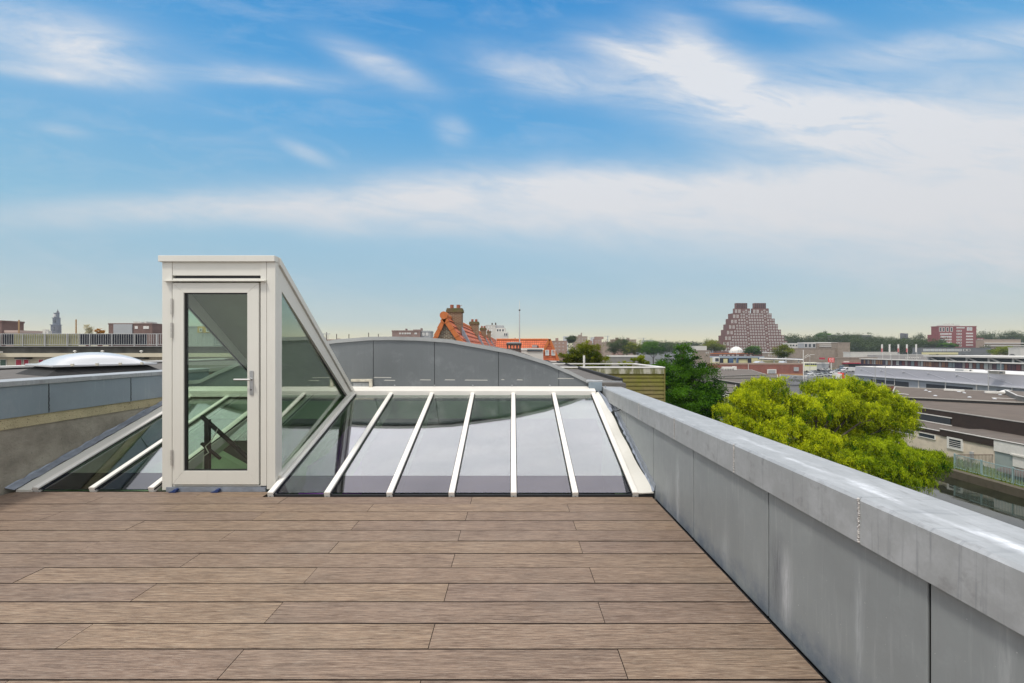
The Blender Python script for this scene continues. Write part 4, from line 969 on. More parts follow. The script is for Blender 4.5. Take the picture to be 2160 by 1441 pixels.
far('apartment_block', 'pinkish flats just right of the tiled gable', 1166, 1196, 719, 330, HP, (1172, 1180, 1188), (724, 731, 738), ((1174, 1179, 713),), 2.6, 2)
far('office_tower', 'pale distant twin office slab on the skyline', 1189, 1198, 709.5, 1500, HW, (), (), ((1200, 1204, 711),))
far('apartment_block', 'ochre flats with a rooftop box and mast above the round tree', 1211, 1239, 709.5, 420, HB, (1216, 1222, 1229, 1235), (715, 720), ((1222, 1227, 706), (1228, 1229, 701.5)), 2.2, 1.8)
far('office_tower', 'pale grey small tower left of the double roofed flats', 1248, 1255.5, 711.5, 900, HW)
far('apartment_block', 'pink flats with rounded grey upper floor on the skyline', 1254, 1269, 715, 430, HP, (1257, 1262, 1266), (719, 724), ((1257, 1275, 710),), 2.2, 1.8)
far('apartment_block', 'long pink flats with two rooftop boxes, left half', 1291, 1315, 716, 480, HP, (1295, 1300, 1306, 1311), (720, 724), ((1302, 1306.5, 712),), 2, 1.6)
far('apartment_block', 'long pink flats with rooftop box, right half beside the trees', 1316.5, 1342, 716.2, 480, HB, (1321, 1327, 1333, 1338), (720, 724), ((1326, 1330, 712.5),), 2, 1.6)
far('office_tower', 'faint white low hall far off right of the pink flats', 1357, 1379, 717.5, 1200, HW)
r2 = random.Random(9); xx_ = 1010
for k, (x0, x1, yt, mt, lab) in enumerate(((690, 722, 716, HP, 'low pinkish terrace roofs left of the arch crest'), (640, 688, 716, HB, 'low ochre terrace roofs behind the housing'), (1072, 1098, 714.5, HB, 'low ochre flats left of the antenna mast'),
        (1100, 1142, 716.5, HP, 'low pink flats above the wide orange roof'), (1240, 1249, 719, HP, 'small pink flats between ochre flats and pale tower'), (1272, 1290, 722, HB, 'small ochre houses below the skyline trees'))):
    far('apartment_block', lab, x0, x1, yt, 300 + 23 * k, mt, (), (), (((x0 + x1) / 2, (x0 + x1) / 2 + 3, yt - 2),))
for k, (x, y0) in enumerate(((689, 701), (710, 704.5), (736, 705), (777.5, 702), (798, 704.5))):
    X = XP(x, 90.0); tag(MB().tube((X, 90, 0), (X, 90, ZP(y0, 90)), .08, n=6).build('flue_pipe', DK, origin=(X, 90, 0)), 'thin dark flue pipe on the skyline left of the arch, number %s from the housing' % ('one', 'two', 'three', 'four', 'five')[k] , 'pipe', 'flue pipes left of the arch')
def crane(x, y, D, jib, lab):
    X = XP(x, D); t = thing('tower_crane', lab, 'crane', (X, D, GZ)); s = D / F
    MB().box(X - .8, X + .8, D, D + 1.6, GZ, ZP(y, D)).build('mast', GREY, t); MB().box(X - jib[0] * s, X + jib[1] * s, D, D + 1.2, ZP(y + 1.3, D), ZP(y + .6, D)).build('jib', GREY, t)
crane(1357.5, 712.5, 1100, (12, 6), 'thin distant tower crane right of the pink flats'); crane(1282, 708.5, 1100, (7, 4), 'thin distant tower crane above the trees, left one')
# ================================================================ RIGHT: stepped twin tower
D = 470.0
PYB = brick_mat('purple_brown_brick', (.16, .07, .058), (.135, .06, .052), (.17, .1, .09), 4)
py = thing('stepped_towers', 'stepped pyramid shaped twin apartment towers of purple brown brick', 'building', (XP(1595, D), D, GZ))
def cx7(x): return 1480 + x / 6.353
def cy7(y): return 620 + y / 6.353
Ll = [(520, 112), (490, 190), (458, 260), (425, 332), (392, 407), (358, 483), (325, 560), (295, 635), (262, 712)]
Rr = [(928, 112), (958, 180), (990, 250), (1025, 325), (1060, 400), (1095, 478), (1130, 555), (1165, 635), (1190, 712)]
def pbox(m, x0, x1, ya, yb, k): 
    m.box(XP(cx7(x0), D), XP(cx7(x1), D), D + 9 - k, D + 9 - k + (4 if k == 0 else 3.5 if k == 1 else 8 + k), ZP(cy7(yb), D), ZP(cy7(ya), D))
m = MB()
pbox(m, 522, 672, 112, 184, 0); pbox(m, 770, 928, 112, 184, 0)
pbox(m, 490, 703, 186, 250, 1); pbox(m, 738, 958, 186, 250, 1)
for i in range(2, 9):
    x0 = Ll[i][0]; x1 = Rr[i][0]; ya = Ll[i][1] - 6; yb = (Ll[i + 1][1] - 6 if i < 8 else 800); pbox(m, x0, x1, ya, yb, i)
m.build('wall', PYB, py)
m = MB(); dk = material('tower_dark_band', (.055, .035, .04), .8)
for x0, x1 in ((522, 672), (770, 928)):
    for k in range(6): x = x0 + (x1 - x0) * (k + .5) / 6; m.box(XP(cx7(x - 5), D), XP(cx7(x + 5), D), D + 8.6, D + 9, ZP(cy7(182), D), ZP(cy7(116 - 0), D))
m.build('crown_fins', dk, py)
wins = []
def layer(y):
    for i in range(8, 1, -1):
        if y > Ll[i][1] + 4: return i
    return 1
y = 232; row = 0
while y < 790:
    i = layer(y); lo_, hi_ = Ll[i][0] + 92, Rr[i][0] - 8
    for c in range(-14, 20):
        x = 650 + c * 35.5
        yy = y - (18 if c in (0, 7) else 0)
        if i == 1 and not (588 < x < 705 or 850 < x < 955): continue
        if lo_ < x < hi_ or (i == 1): wins.append((x, yy, 19, 20, layer(yy)))
    y += 38.3; row += 1
for i in range(1, 9):
    yb = Ll[i][1] + 34
    for dx in (14, 30, 60, 76):
        wins.append((Ll[i][0] + dx, yb, 10, 44, i))
        if i == 1: wins.append((Ll[1][0] + 248 + dx, yb + 2, 10, 44, 1))
r_ = random.Random(3); r_.shuffle(wins)
s = D / F / 6.353
def wpos(w): return (XP(cx7(w[0]), D), D + 9 - w[4] - .01, ZP(cy7(w[1]), D))
for w in wins[:100]: window(py, wpos(w), w[2] * s, w[3] * s, .3 if w[2] > 15 else .25, 0, 'frame')
m = MB()
for w in wins[100:]:
    x, yy, z = wpos(w); a, h = w[2] * s / 2, w[3] * s / 2; fr = .32 if w[2] > 15 else .25
    m.ring([(x - a, yy, z - h), (x + a, yy, z - h), (x + a, yy, z + h), (x - a, yy, z + h)], [(x - a + fr, yy, z - h + fr), (x + a - fr, yy, z - h + fr), (x + a - fr, yy, z + h - fr), (x - a + fr, yy, z + h - fr)], (0, -.12, 0), 0)
    m.box(x - a + fr, x + a - fr, yy - .06, yy, z - h + fr, z + h - fr, 1)
m.build('window', [FRAMEW, WINDARK], py, kind='stuff')
# white dome and its hall
D = 400
t = thing('white_dome', 'ribbed white dome in front of the stepped towers', 'dome', (XP(1560, D), D + 10, ZP(747, D)))
r = 14.2 / F * D
m = MB(); N = 24; v = []
for i in range(9):
    e = R(90) * i / 8
    for j in range(N): a = 2 * math.pi * j / N; rr_ = r * (1 + (.015 if j % 2 else 0)); v.append((XP(1560, D) + rr_ * math.cos(e) * math.cos(a), D + r + rr_ * math.cos(e) * math.sin(a), ZP(746, D) + 1.05 * r * math.sin(e)))
m.add(v, [(i * N + j, i * N + (j + 1) % N, (i + 1) * N + (j + 1) % N, (i + 1) * N + j) for i in range(8) for j in range(N)]); m.build('dome_shell', FRAMEW, t)
m = MB()
for k in range(8):
    xx0 = XP(1548.5 + k * 3.3, D); h = (1 - ((k - 3.5) / 4.6) ** 2) ** .5 * r
    m.box(xx0 - .12, xx0 + .12, D - .1 + r - h - .0, D + r - h + .4, ZP(746, D), ZP(746, D) + h * .55)
m.build('rib', GREY, t)
RBR = brick_mat('red_brown_brick', (.30, .085, .055), (.26, .07, .05), (.2, .12, .1), 1.2)
TAN = brick_mat('tan_brick', (.28, .22, .165), (.25, .19, .15), (.28, .24, .2), 1.5)
t = block('low_hall', 'long low brown hall under the white dome', 'building', 1500, 1614, 745, 392, 25, PYB, lip=.6, lipmat=ORANGE); wgrid(t, 392, (1520, 1528, 1537, 1546, 1556, 1572, 1584), (749.6,), 5, 1.8, .2, 'pale')
BLU = material('blue_panel', (.05, .10, .2), .5); YLW = material('pale_yellow_panel', (.6, .55, .3), .7)
t = block('blue_canopy_shop', 'shop front with flat blue and white canopy roof and dark blue columns', 'shop', 1508, 1611, 752, 260, 14, YLW, lip=.7, lipmat=material('canopy_pale_blue', (.35, .42, .5), .6)); D = 260
for x0, x1, mt in ((1518, 1536, NAVY), (1536, 1545, BLU), (1552, 1556, BLU), (1577, 1583, NAVY)): MB().box(XP(x0, D), XP(x1, D), D - 1, D - .01, GZ, ZP(755.5, D)).build('column', mt, t)
MB().box(XP(1545.5, D), XP(1576, D), D - .4, D - .012, ZP(757.5, D), ZP(755, D)).build('window_band', WINDARK, t)
MB().box(XP(1524, D), XP(1532, D), D - 1.5, D - 1.01, GZ, ZP(757, D)).build('panel', YLW, t)
t = thing('blue_truss_roof', 'long thin blue and white tubular canopy left of the tall white pole', 'canopy', (XP(1645, 230), 230, GZ)); D = 230
MB().bar((XP(1600, D), D, ZP(756.5, D)), (XP(1690, D), D, ZP(758.5, D)), 1.2, .9).build('blue_beam', BLU, t)
MB().tube((XP(1600, D), D - .8, ZP(756, D)), (XP(1692, D), D - .8, ZP(759, D)), .35, n=8).build('white_tube', FRAMEW, t)
for x in (1606, 1632, 1658, 1684): MB().box(XP(x, D), XP(x + 1, D), D - .3, D + .3, GZ, ZP(758, D)).build('column', FRAMEW, t)
MB().box(XP(1612, D), XP(1655, D), D + 1, D + 4, GZ, ZP(760.5, D)).build('kiosk', YLW, t)
# brick warehouse
t = block('brick_warehouse', 'long red brick warehouse with flat grey roof behind the willow', 'warehouse', 1502, 1695, 766.5, 195, 40, RBR, lip=.5, lipmat=material('tan_coping', (.4, .27, .2), .8)); D = 195
MB().box(XP(1500, D), XP(1694.6, D), D - .25, D - .01, GZ, ZP(788.5, D)).build('plinth', material('orange_brick', (.42, .22, .1), .8, 0, .15, .7), t)
MB().box(XP(1674, D), XP(1684, D), D - .3, D - .01, ZP(783, D), ZP(774.5, D)).build('shutter', GREY, t)
MB().box(XP(1617, D), XP(1635.5, D), D - .8, D - .26, ZP(788, D), ZP(779, D)).build('white_door', FRAMEW, t)
MB().box(XP(1618.5, D), XP(1633.5, D), D - .85, D - .801, ZP(787.5, D), ZP(780.5, D)).build('shutter', GREY, t)
MB().box(XP(1578, D), XP(1578.6, D), D - .2, D - .012, ZP(783, D), ZP(768, D)).build('downpipe', FRAMEW, t)
for x, y_, w_ in ((1628, 765, 9), (1680, 764.5, 4)): MB().prism([(XP(x - w_, D), D + 8, ZP(766.6, D)), (XP(x + w_, D), D + 8, ZP(766.6, D)), (XP(x + w_ * .3, D), D + 8, ZP(y_ - 1.5, D)), (XP(x - w_ * .3, D), D + 8, ZP(y_ - 1.5, D))], (0, 4, 0)).build('skylight', MILK, t)
t = thing('duct_unit', 'white rooftop duct unit on the grey roof in front of the red warehouse', 'duct', (XP(1540, 160), 160, ZP(781, 160))); D = 160
MB().box(XP(1526, D), XP(1547, D), D, D + 1.5, ZP(778, D), ZP(774, D)).build('duct', FRAMEW, t); MB().box(XP(1548.5, D), XP(1554, D), D, D + 1.5, ZP(780.5, D), ZP(773, D)).build('end_box', FRAMEW, t)
for x in (1528, 1533, 1538, 1543): MB().box(XP(x, D), XP(x + 1.3, D), D, D + 1, ZP(781, D), ZP(778.1, D)).build('leg', FRAMEW, t)
t = thing('rooftop_unit', 'white framed rooftop unit at the left end of the red warehouse', 'unit', (XP(1512, 200), 200, ZP(764, 200))); D = 200
MB().box(XP(1507, D), XP(1517.5, D), D, D + 2, ZP(764, D), ZP(753.5, D)).build('housing', FRAMEW, t); MB().box(XP(1508.6, D), XP(1515.5, D), D - .3, D - .01, ZP(762, D), ZP(755.5, D)).build('grille', WINDARK, t)
# low roofs between warehouse and willow
def roofslab(name, lab, poly, z, zb, mat, roofm, cat='building', trim=True):
    ctr = sum((Vector(p) for p in poly), Vector((0, 0))) / len(poly)
    t = thing(name, lab, cat, (ctr.x, ctr.y, zb))
    MB().prism([(x, y, zb) for x, y in poly], (0, 0, z - zb - .06)).build('wall', mat, t)
    MB().prism([(x, y, z - .059) for x, y in poly], (0, 0, .059)).build('roof', roofm, t)
    if trim:
        n = len(poly); m = MB()
        for i in range(n):
            a, c = Vector(poly[i]), Vector(poly[(i + 1) % n]); 
            if (c - a).length > .5: m.bar((a.x, a.y, z + .06), (c.x, c.y, z + .06), .16, .12)
        m.build('roof_trim', material('dull_trim', (.4, .38, .35), .7), t)
    return t
def g2(x, y, z): q = G(x, y, z); return (q.x, q.y)
ROOFG = material('grey_gravel_roof', (.125, .104, .088), .95, 0, .3, 1.1); ROOFB = material('brown_grey_roof', (.12, .094, .076), .95, 0, .25, .5)
BRF = material('dark_brown_fascia', (.035, .022, .017), .7, 0, .3, 1.5)
GFA = material('grey_fascia', (.22, .21, .19), .85, 0, .2, .8)
roofslab('low_roof_building', 'low grey roofed hall directly in front of the red warehouse', [g2(1440, 796, -6.3), g2(1615, 790, -6.3), g2(1585, 780.5, -6.3), g2(1470, 775, -6.3)], -6.3, GZ, GFA, ROOFG)
roofslab('low_roof_building', 'long low hall with sandy grey fascia left of the willow', [g2(1440, 797.5, -6.6), g2(1640, 796, -6.6), g2(1640, 791, -6.6), g2(1440, 791, -6.6)], -6.6, GZ, GFA, ROOFG)
roofslab('low_roof_building', 'grey roof with dark fascia running down to the right behind the willow', [g2(1500, 799, -7.0), g2(1570, 810, -7.0), g2(1640, 812, -7.0), g2(1620, 799, -7.0)], -7.0, GZ, BITUMEN_D, ROOFG)
roofslab('low_roof_building', 'small grey block with white edge between dark tree and willow', [g2(1512, 816, -7.6), g2(1552, 816, -7.6), g2(1552, 806, -7.6), g2(1512, 806, -7.6)], -7.6, GZ, material('pale_block', (.33, .31, .27), .9, 0, .2, 1), ROOFG)
roofslab('low_roof_building', 'lower dark block below the small grey block beside the dark tree', [g2(1500, 826, -8.4), g2(1545, 829, -8.4), g2(1560, 819, -8.4), g2(1500, 818, -8.4)], -8.4, GZ, BITUMEN_D, ROOFG)
t = thing('white_gate', 'white metal gate frame seen between the dark tree and the willow', 'gate', (XP(1536, 86), 86, GZ)); D = 86
m = MB()
for x in (1528, 1536, 1545): m.box(XP(x, D), XP(x + 1.4, D), D, D + .1, ZP(851, D), ZP(832, D))
m.build('post', FRAMEW, t); MB().bar((XP(1524, D), D - .05, ZP(829, D)), (XP(1552, D), D - .05, ZP(839, D)), .12, .15).bar((XP(1524, D), D - .05, ZP(834, D)), (XP(1552, D), D - .05, ZP(843, D)), .12, .12).build('rail', FRAMEW, t)
# white translucent fence by the car park
D = 150
t = thing('white_fence', 'long white panelled fence between the willow crown and the car park', 'fence', (XP(1673, D), D, GZ))
m = MB(); m.prism([P(1645, 801, D), P(1701, 805.5, D - 4), P(1701, 793, D - 4), P(1645, 789.5, D)], (0, .15, 0)); m.build('panel', FRAMEW, t)
for k in range(12):
    x = 1646 + k * 5; m = MB(); m.box(XP(x, D), XP(x + .5, D), D - 4.3, D - .0, ZP(802 + k * .35, D), ZP(789.5 + k * .32, D)); m.build('fence_post', GREY, t)
m = MB(); m.bar(P(1645, 796, D - 4.4), P(1701, 800, D - 4.4), .1, .15); m.build('rail', GREY, t)
m = MB(); c = P(1676, 799, D - 4.5); pts = [c + Vector((5.6 / F * D * math.cos(R(a)), 0, 5.6 / F * D * math.sin(R(a)))) for a in range(0, 181, 20)]
for p, q in zip(pts, pts[1:]): m.tube(p, q, .12, n=6)
m.build('arch_mark', GREY, t)
# theatre-like brown brick blocks
D = 330
t = block('brick_hall', 'large windowless tan brick hall behind the car park', 'building', 1672, 1766, 734.5, D, 30, TAN, lip=.5)
t2 = block('brick_hall', 'tall right hand block of the tan brick hall', 'building', 1768, 1793, 722.5, D - 2, 30, TAN, lip=.5)
t3 = block('glazed_hall', 'grey glazed upper volume with white roof above the tan brick hall', 'building', 1695, 1724, 722.5, D + 34, 20, GREY, lip=.8, lipmat=FRAMEW); wgrid(t3, D + 34, (1700, 1708, 1717), (729,), 6.5, 8, .2)
t3 = block('banded_hall', 'tan upper hall with pale bands behind the brick hall', 'building', 1725, 1767, 722, D + 32, 20, TAN, lip=.8, lipmat=FRAMEW)
for y_ in (727, 730): MB().box(XP(1728, D + 32), XP(1758, D + 32), D + 31.5, D + 31.99, ZP(y_ + 1.6, D + 32), ZP(y_, D + 32)).build('pale_band', PALE, t3)
t3 = block('white_office', 'low white office strip with dark window row right of the stepped towers', 'building', 1662, 1695, 724, D + 60, 18, PALE, lip=.5, lipmat=FRAMEW); wgrid(t3, D + 60, (1668, 1674, 1680, 1686, 1691), (729,), 4, 3.6, .1)
t3 = block('yellow_house', 'small tan house with white roof edge left of the round green tree', 'house', 1619, 1640, 743, 330, 14, TAN, lip=.6, lipmat=FRAMEW); wgrid(t3, 330, (1622, 1627, 1633), (750,), 2.4, 3, .2)
t3 = block('house', 'ochre house with pale roof beside the dark tree top', 'house', 1468, 1498, 739, 340, 20, TAN, lip=.6); MB().box(XP(1466, 340), XP(1492, 340), 341, 352, ZP(739, 340), ZP(730, 340)).build('upper_roof', PALE, t3); wgrid(t3, 340, (1490, 1494), (744,), 2, 3, .2)
t3 = block('grey_hall', 'long grey hall with pale roof right of the round tree', 'hall', 1285, 1350, 750, 240, 40, GFA, lip=.8, lipmat=PALE, roofmat=PALE)
t3 = block('dark_hall', 'long dark flat roofed office above the tree belt', 'building', 1757, 1838, 707, 620, 30, material('dark_office', (.11, .11, .12), .7), lip=.8)
t3 = block('long_white_hall', 'long cream hall in front of the tree belt', 'hall', 1794, 1893, 742.5, 300, 30, PALE, lip=.5)
t3 = block('low_shop', 'low tan shops with dark awning behind the car park', 'shop', 1766, 1850, 754, 262, 12, TAN, lip=.7); D = 262
MB().box(XP(1776, D), XP(1822, D), D - 1.5, D - .01, ZP(767, D), ZP(765.4, D)).build('awning', REDP, t3); MB().box(XP(1790, D), XP(1822, D), D - .3, D - .01, ZP(777, D), ZP(767.2, D)).build('shop_window', WINDARK, t3)
MB().box(XP(1779, D), XP(1790, D), D - .5, D - .01, ZP(764.5, D), ZP(762.3, D)).build('shop_sign', FRAMEW, t3)
t3 = block('red_kiosk', 'small red shop front with white eave left of the red square sign', 'shop', 1718, 1748, 765, 250, 8, GREY, lip=.6, lipmat=FRAMEW); MB().box(XP(1728, 250), XP(1735, 250), 248, 249.99, ZP(758, 250), ZP(754.5, 250)).build('roof_board', REDP, t3)
# red square sign on a post
D = 236; t = thing('red_sign', 'red square sign with pale lettering on a pole by the car park', 'sign', (XP(1754, D), D, GZ))
MB().box(XP(1748, D), XP(1760, D), D, D + .5, ZP(764.5, D), ZP(755, D)).build('sign_board', material('sign_red', (.75, .03, .03), .5), t)
m = MB()
for xl in (1749.2, 1754.6):
    for yl in (756.4, 759.0, 761.6): m.box(XP(xl, D), XP(xl + 4.2, D), D - .06, D - .002, ZP(yl + .9, D), ZP(yl, D))
    m.box(XP(xl, D), XP(xl + .8, D), D - .06, D - .002, ZP(759, D), ZP(757.3, D))
m.build('lettering', FRAMEW, t); MB().box(XP(1753.5, D), XP(1754.6, D), D + .1, D + .4, GZ, ZP(764.6, D)).build('pole', FRAMEW, t)
# bus
D = 232
t = thing('bus', 'cream bus with yellow green stripe parked beyond the red warehouse', 'bus', (XP(1710, D), D, GZ))
x0, x1 = XP(1697, D), XP(1723, D)
MB().box(x0, x1, D, D + 2.5, GZ + .4, ZP(764.5, D)).build('body', material('bus_cream', (.75, .74, .6), .4), t, bevel=.1)
MB().box(x0 + .05, x1 - .05, D - .03, D - .002, ZP(772.5, D), ZP(771, D)).build('stripe', material('bus_stripe', (.55, .6, .02), .5), t)
for k in range(6): MB().box(x0 + .3 + k * 1.0, x0 + 1.1 + k * 1.0, D - .04, D - .003, ZP(770.3, D), ZP(766.8, D)).build('window', WINDARK, t)
for x in (x0 + 1.2, x1 - 1.4): MB().tube((x, D - .02, GZ + .45), (x, D + .3, GZ + .45), .45, n=14).build('wheel', BLACK, t)

# ---- cars
def car_proto(name, colname, col, kind='car'):
    t = thing(name, 'x', 'van' if kind == 'van' else 'car', (0, 0, 0), 'cars in the car park')
    paint = material('paint_' + colname, col, .25, 0.0, .02, 1, spec=.6)
    if kind == 'car':
        low = [(-2.1, .3), (-2.15, .62), (-1.95, .8), (-1.1, .88), (1.3, .9), (1.95, .86), (2.12, .6), (2.1, .3)]
        up = [(-1.2, .87), (-.5, 1.4), (.7, 1.44), (1.55, .9)]; hw = .85
    else:
        low = [(-2.7, .35), (-2.75, .8), (-2.4, 1.1), (2.65, 1.1), (2.7, .35)]
        up = [(-2.3, 1.09), (-1.6, 2.0), (-1.2, 2.15), (2.6, 2.15), (2.66, 1.09)]; hw = .97
    MB().prism([(x, -hw, z) for x, z in low], (0, 2 * hw, 0)).build('body', paint, t, bevel=.07)
    MB().prism([(x, -hw + .1, z) for x, z in up], (0, 2 * hw - .2, 0)).build('cabin', paint, t, bevel=.06)
    g = MB()
    if kind == 'car':
        for s_ in (-1, 1): g.prism([(-1.0, s_ * (hw - .095), .93), (-.48, s_ * (hw - .095), 1.33), (.66, s_ * (hw - .095), 1.36), (1.3, s_ * (hw - .095), .95)], (0, s_ * .012, 0))
        g.prism([(-1.19, -.65, .95), (-.6, -.65, 1.36), (-.6, .65, 1.36), (-1.19, .65, .95)], (-.03, 0, .03)); g.prism([(1.5, -.65, .96), (.82, -.65, 1.38), (.82, .65, 1.38), (1.5, .65, .96)], (.03, 0, .03))
    else:
        for s_ in (-1, 1): g.prism([(-2.1, s_ * (hw - .095), 1.15), (-1.6, s_ * (hw - .095), 1.85), (-.8, s_ * (hw - .095), 1.85), (-.8, s_ * (hw - .095), 1.15)], (0, s_ * .012, 0))
        g.prism([(-2.28, -.75, 1.2), (-1.7, -.75, 1.92), (-1.7, .75, 1.92), (-2.28, .75, 1.2)], (-.03, 0, .02))
    g.build('windows', WINDARK, t)
    for x in (-1.35, 1.3):
        for s_ in (-1, 1): MB().tube((x, s_ * (hw - .16), .32), (x, s_ * (hw + .01), .32), .32, n=12).build('wheel', BLACK, t)
    return t
cars = {}
CD = [  # x, y of the wheels in the photo, colour, heading, label
 (1713, 792, 'white', 20, 'white car nearest the brick warehouse corner, front row'), (1726, 795, 'silver', 10, 'silver car partly behind the willow, front row'), (1709, 796.5, 'pale_grey', 5, 'pale grey car low behind the willow at left'),
 (1716, 787, 'grey', 15, 'grey car in the second row by the warehouse corner'), (1722, 784.5, 'dark', 0, 'dark car at the back of the left group'), (1733, 791.5, 'silver', 100, 'silver car second in the front row'),
 (1745, 793.5, 'silver', 110, 'silver car at the right end of the front row'), (1740, 788, 'dark', 95, 'dark car just behind the front silver car'), (1753, 787.5, 'dark', 80, 'dark small car right of the front row'),
 (1760, 788, 'white', 10, 'white car beside the dark small car'), (1711, 780.5, 'yellow', 0, 'yellow car below the bus'), (1716, 777, 'white', 0, 'white car just behind the yellow car'),
 (1733, 773.5, 'red', 0, 'bright red car in front of the red kiosk'), (1745, 776, 'maroon', 0, 'long dark maroon car under the red sign'), (1732, 781, 'white', 90, 'white car seen end on in the middle of the car park'),
 (1755, 780.5, 'gold', 0, 'gold beige car right of the sign pole'), (1742, 781.5, 'silver', 90, 'silver car between white and gold cars'), (1770, 783, 'blue_grey', 15, 'blue grey car left of the white van'),
 (1777, 787, 'silver', 5, 'silver car in front of the white van')]
COL = dict(white=(.75, .75, .75), silver=(.42, .44, .45), pale_grey=(.55, .55, .53), grey=(.25, .26, .27), dark=(.03, .035, .05), yellow=(.7, .55, .03), red=(.55, .02, .03), maroon=(.12, .02, .03), gold=(.42, .36, .22), blue_grey=(.12, .17, .22))
for px, pyy, cn, hd, lab in CD:
    q = G(px, pyy, GZ)
    if cn not in cars: c = cars[cn] = car_proto('parked_car', cn, COL[cn]); c['label'] = lab; c.location = q; c.rotation_euler.z = R(hd)
    else: copy_thing(cars[cn], q, lab, R(hd))
for px, pyy, cn, hd, lab in ((1789, 784.5, 'white', 8, 'big white van parked beside the long grey warehouse'), (1775, 779, 'blue_grey', 60, 'dark blue grey van behind the white van'), (1764, 777, 'pale_grey', 30, 'pale van seen at an angle right of the red sign')):
    c = car_proto('delivery_van', cn, COL[cn], 'van'); c['label'] = lab; c.location = G(px, pyy, GZ); c.rotation_euler.z = R(hd); c['group'] = 'vans in the car park'
    c.scale = (1.25, 1.25, 1.1)
t = thing('box_truck', 'white box truck with red cab corner above the willow', 'truck', (XP(1772, 165), 165, GZ)); D = 165
MB().box(XP(1765, D), XP(1776, D), D, D + 2.4, GZ + .9, ZP(788.5, D)).build('box_body', FRAMEW, t, bevel=.05); MB().box(XP(1776.3, D), XP(1782, D), D + .1, D + 2.3, GZ + .6, ZP(787, D)).build('cab', material('sign_red', (.75, .03, .03)), t, bevel=.1)
MB().box(XP(1780.5, D), XP(1781.8, D), D + .05, D + .09, ZP(791, D), ZP(788, D)).build('window', WINDARK, t)
for x in (1767.5, 1774, 1779): MB().tube((XP(x, D), D - .05, GZ + .5), (XP(x, D), D + .3, GZ + .5), .5, n=12).build('wheel', BLACK, t)

# ================================================================ long grey warehouse parallel to the canal
XG = 100.0
GRM = material('grey_cladding', (.38, .375, .41), .5, .1, .06, .15); GRD = material('dock_dark', (.03, .035, .045), .7); WHR = material('white_roofing', (.66, .65, .63), .8, 0, .1, .1)
t = thing('long_warehouse', 'long warehouse with pale grey sloping cladding and a bright white roof', 'warehouse', (XG, 105, GZ))
Ya, Yb = 66.0, XG * F / 722
zt_, zb2 = -3.9, -6.1
MB().prism([(XG - .1, Ya, zb2), (XG + .25, Ya, zt_), (XG + .5, Ya, zt_), (XG + .5, Ya, zb2)], (0, Yb - Ya, 0)).build('cladding', GRM, t)
MB().box(XG - .5, XG - .11, Ya, Yb, zb2 - .28, zb2 + .02).build('gutter', material('pale_gutter', (.6, .61, .65), .5), t)
MB().box(XG + .2, XG + 14.5, Ya, Yb, zt_ + .005, zt_ + .18).build('roof', WHR, t)
MB().box(XG + .1, XG + 14, Ya + .2, Yb - .5, GZ, zt_ - 1.5).build('wall', material('grey_wall', (.33, .36, .40), .8, 0, .2, .2), t)
MB().box(XG + .5, XG + 2, Yb - .4, Yb, GZ, zb2 - .3).build('end_wall', GRM, t)
y = Ya + 4; k = 0
while y < Yb - 3:
    MB().box(XG - .05, XG + .095, y, y + .18, GZ, zb2 - .29).build('column', FRAMEW, t)
    m = MB(); m.bar((XG - .12, y, -5.6), (XG + .06, y + 5, -4.3), .03, .05); m.build('stay_cable', material('pale_gutter', (0, 0, 0)), t)
    m = MB(); m.lathe((XG - .05, y + 4.5, -4.75), [(.1, 0), (.16, .1), (.05, .3)], 8); m.build('wall_lamp', GREY, t)
    y += 7.0
for ya_, yb_ in ((Yb - 12, Yb - 6), (115, 121), (99, 110), (86, 94)):
    MB().box(XG - .02, XG + .098, ya_, yb_, GZ, -7.1).build('dock_opening', GRD, t)
for (a, c), mt, lab, nm in (((112, 116.5), ORANGE, 'low orange brown shed with small windows under the grey canopy', 'shed'),):
    s_ = thing(nm, lab, 'shed', (XG - 2, 114, GZ)); MB().box(XG - 4, XG - 1.8, a, c, GZ, -8.3).build('wall', material('shed_wood', (.35, .15, .05), .8), s_); MB().box(XG - 4.1, XG - 1.7, a - .1, c + .1, -8.299, -8.15).build('roof', GFA, s_)
    for k in range(3): MB().box(XG - 4.05, XG - 4.001, a + .7 + k * 1.2, a + 1.4 + k * 1.2, -9.6, -8.8).build('window', WINDARK, s_)
CRM = material('cream_stack', (.68, .62, .42), .8)
s_ = thing('pallet_stack', 'stack of cream padded boards under the grey canopy', 'stack', (XG - 3, 98, GZ))
for k in range(6): MB().box(XG - 4.5 + .15 * (k % 2), XG - 2.3, 95.2 + .3 * (k % 3), 99.5 + .25 * (k % 2), GZ + .2 + k * .42, GZ + .52 + k * .42).build('board', CRM, s_, bevel=.1)
tag(MB().box(XG - 1.9, XG - 1.6, 87.6, 89.0, GZ, -7.1).build('orange_door', material('orange_door', (.6, .26, .02), .6), bevel=.03, origin=(XG - 1.7, 88, GZ)), 'bright orange upright door leaf under the grey canopy', 'door')
# rooftop plant on the white roof
for x, y_, w_, h_, mt, lab in ((2036, 783, 7, 4, GREY, 'grey blue plant box on the white warehouse roof, leftmost'), (2048, 783.5, 11, 4.5, FRAMEW, 'white plant box on the white warehouse roof'), (2113, 789, 16, 6, GFA, 'large tan and grey plant box on the white roof at right')):
    q = G(x, y_, zt_ + .19); w2 = w_ / F * q.y; h2_ = h_ / F * q.y
    t_ = thing('roof_unit', lab, 'roof unit', q); MB().box(q.x - w2 / 2, q.x + w2 / 2, q.y, q.y + 2, q.z, q.z + h2_).build('casing', mt, t_, bevel=.05); MB().box(q.x - w2 * .3, q.x + w2 * .1, q.y - .03, q.y - .002, q.z + h2_ * .25, q.z + h2_ * .75).build('grille', WINDARK, t_)
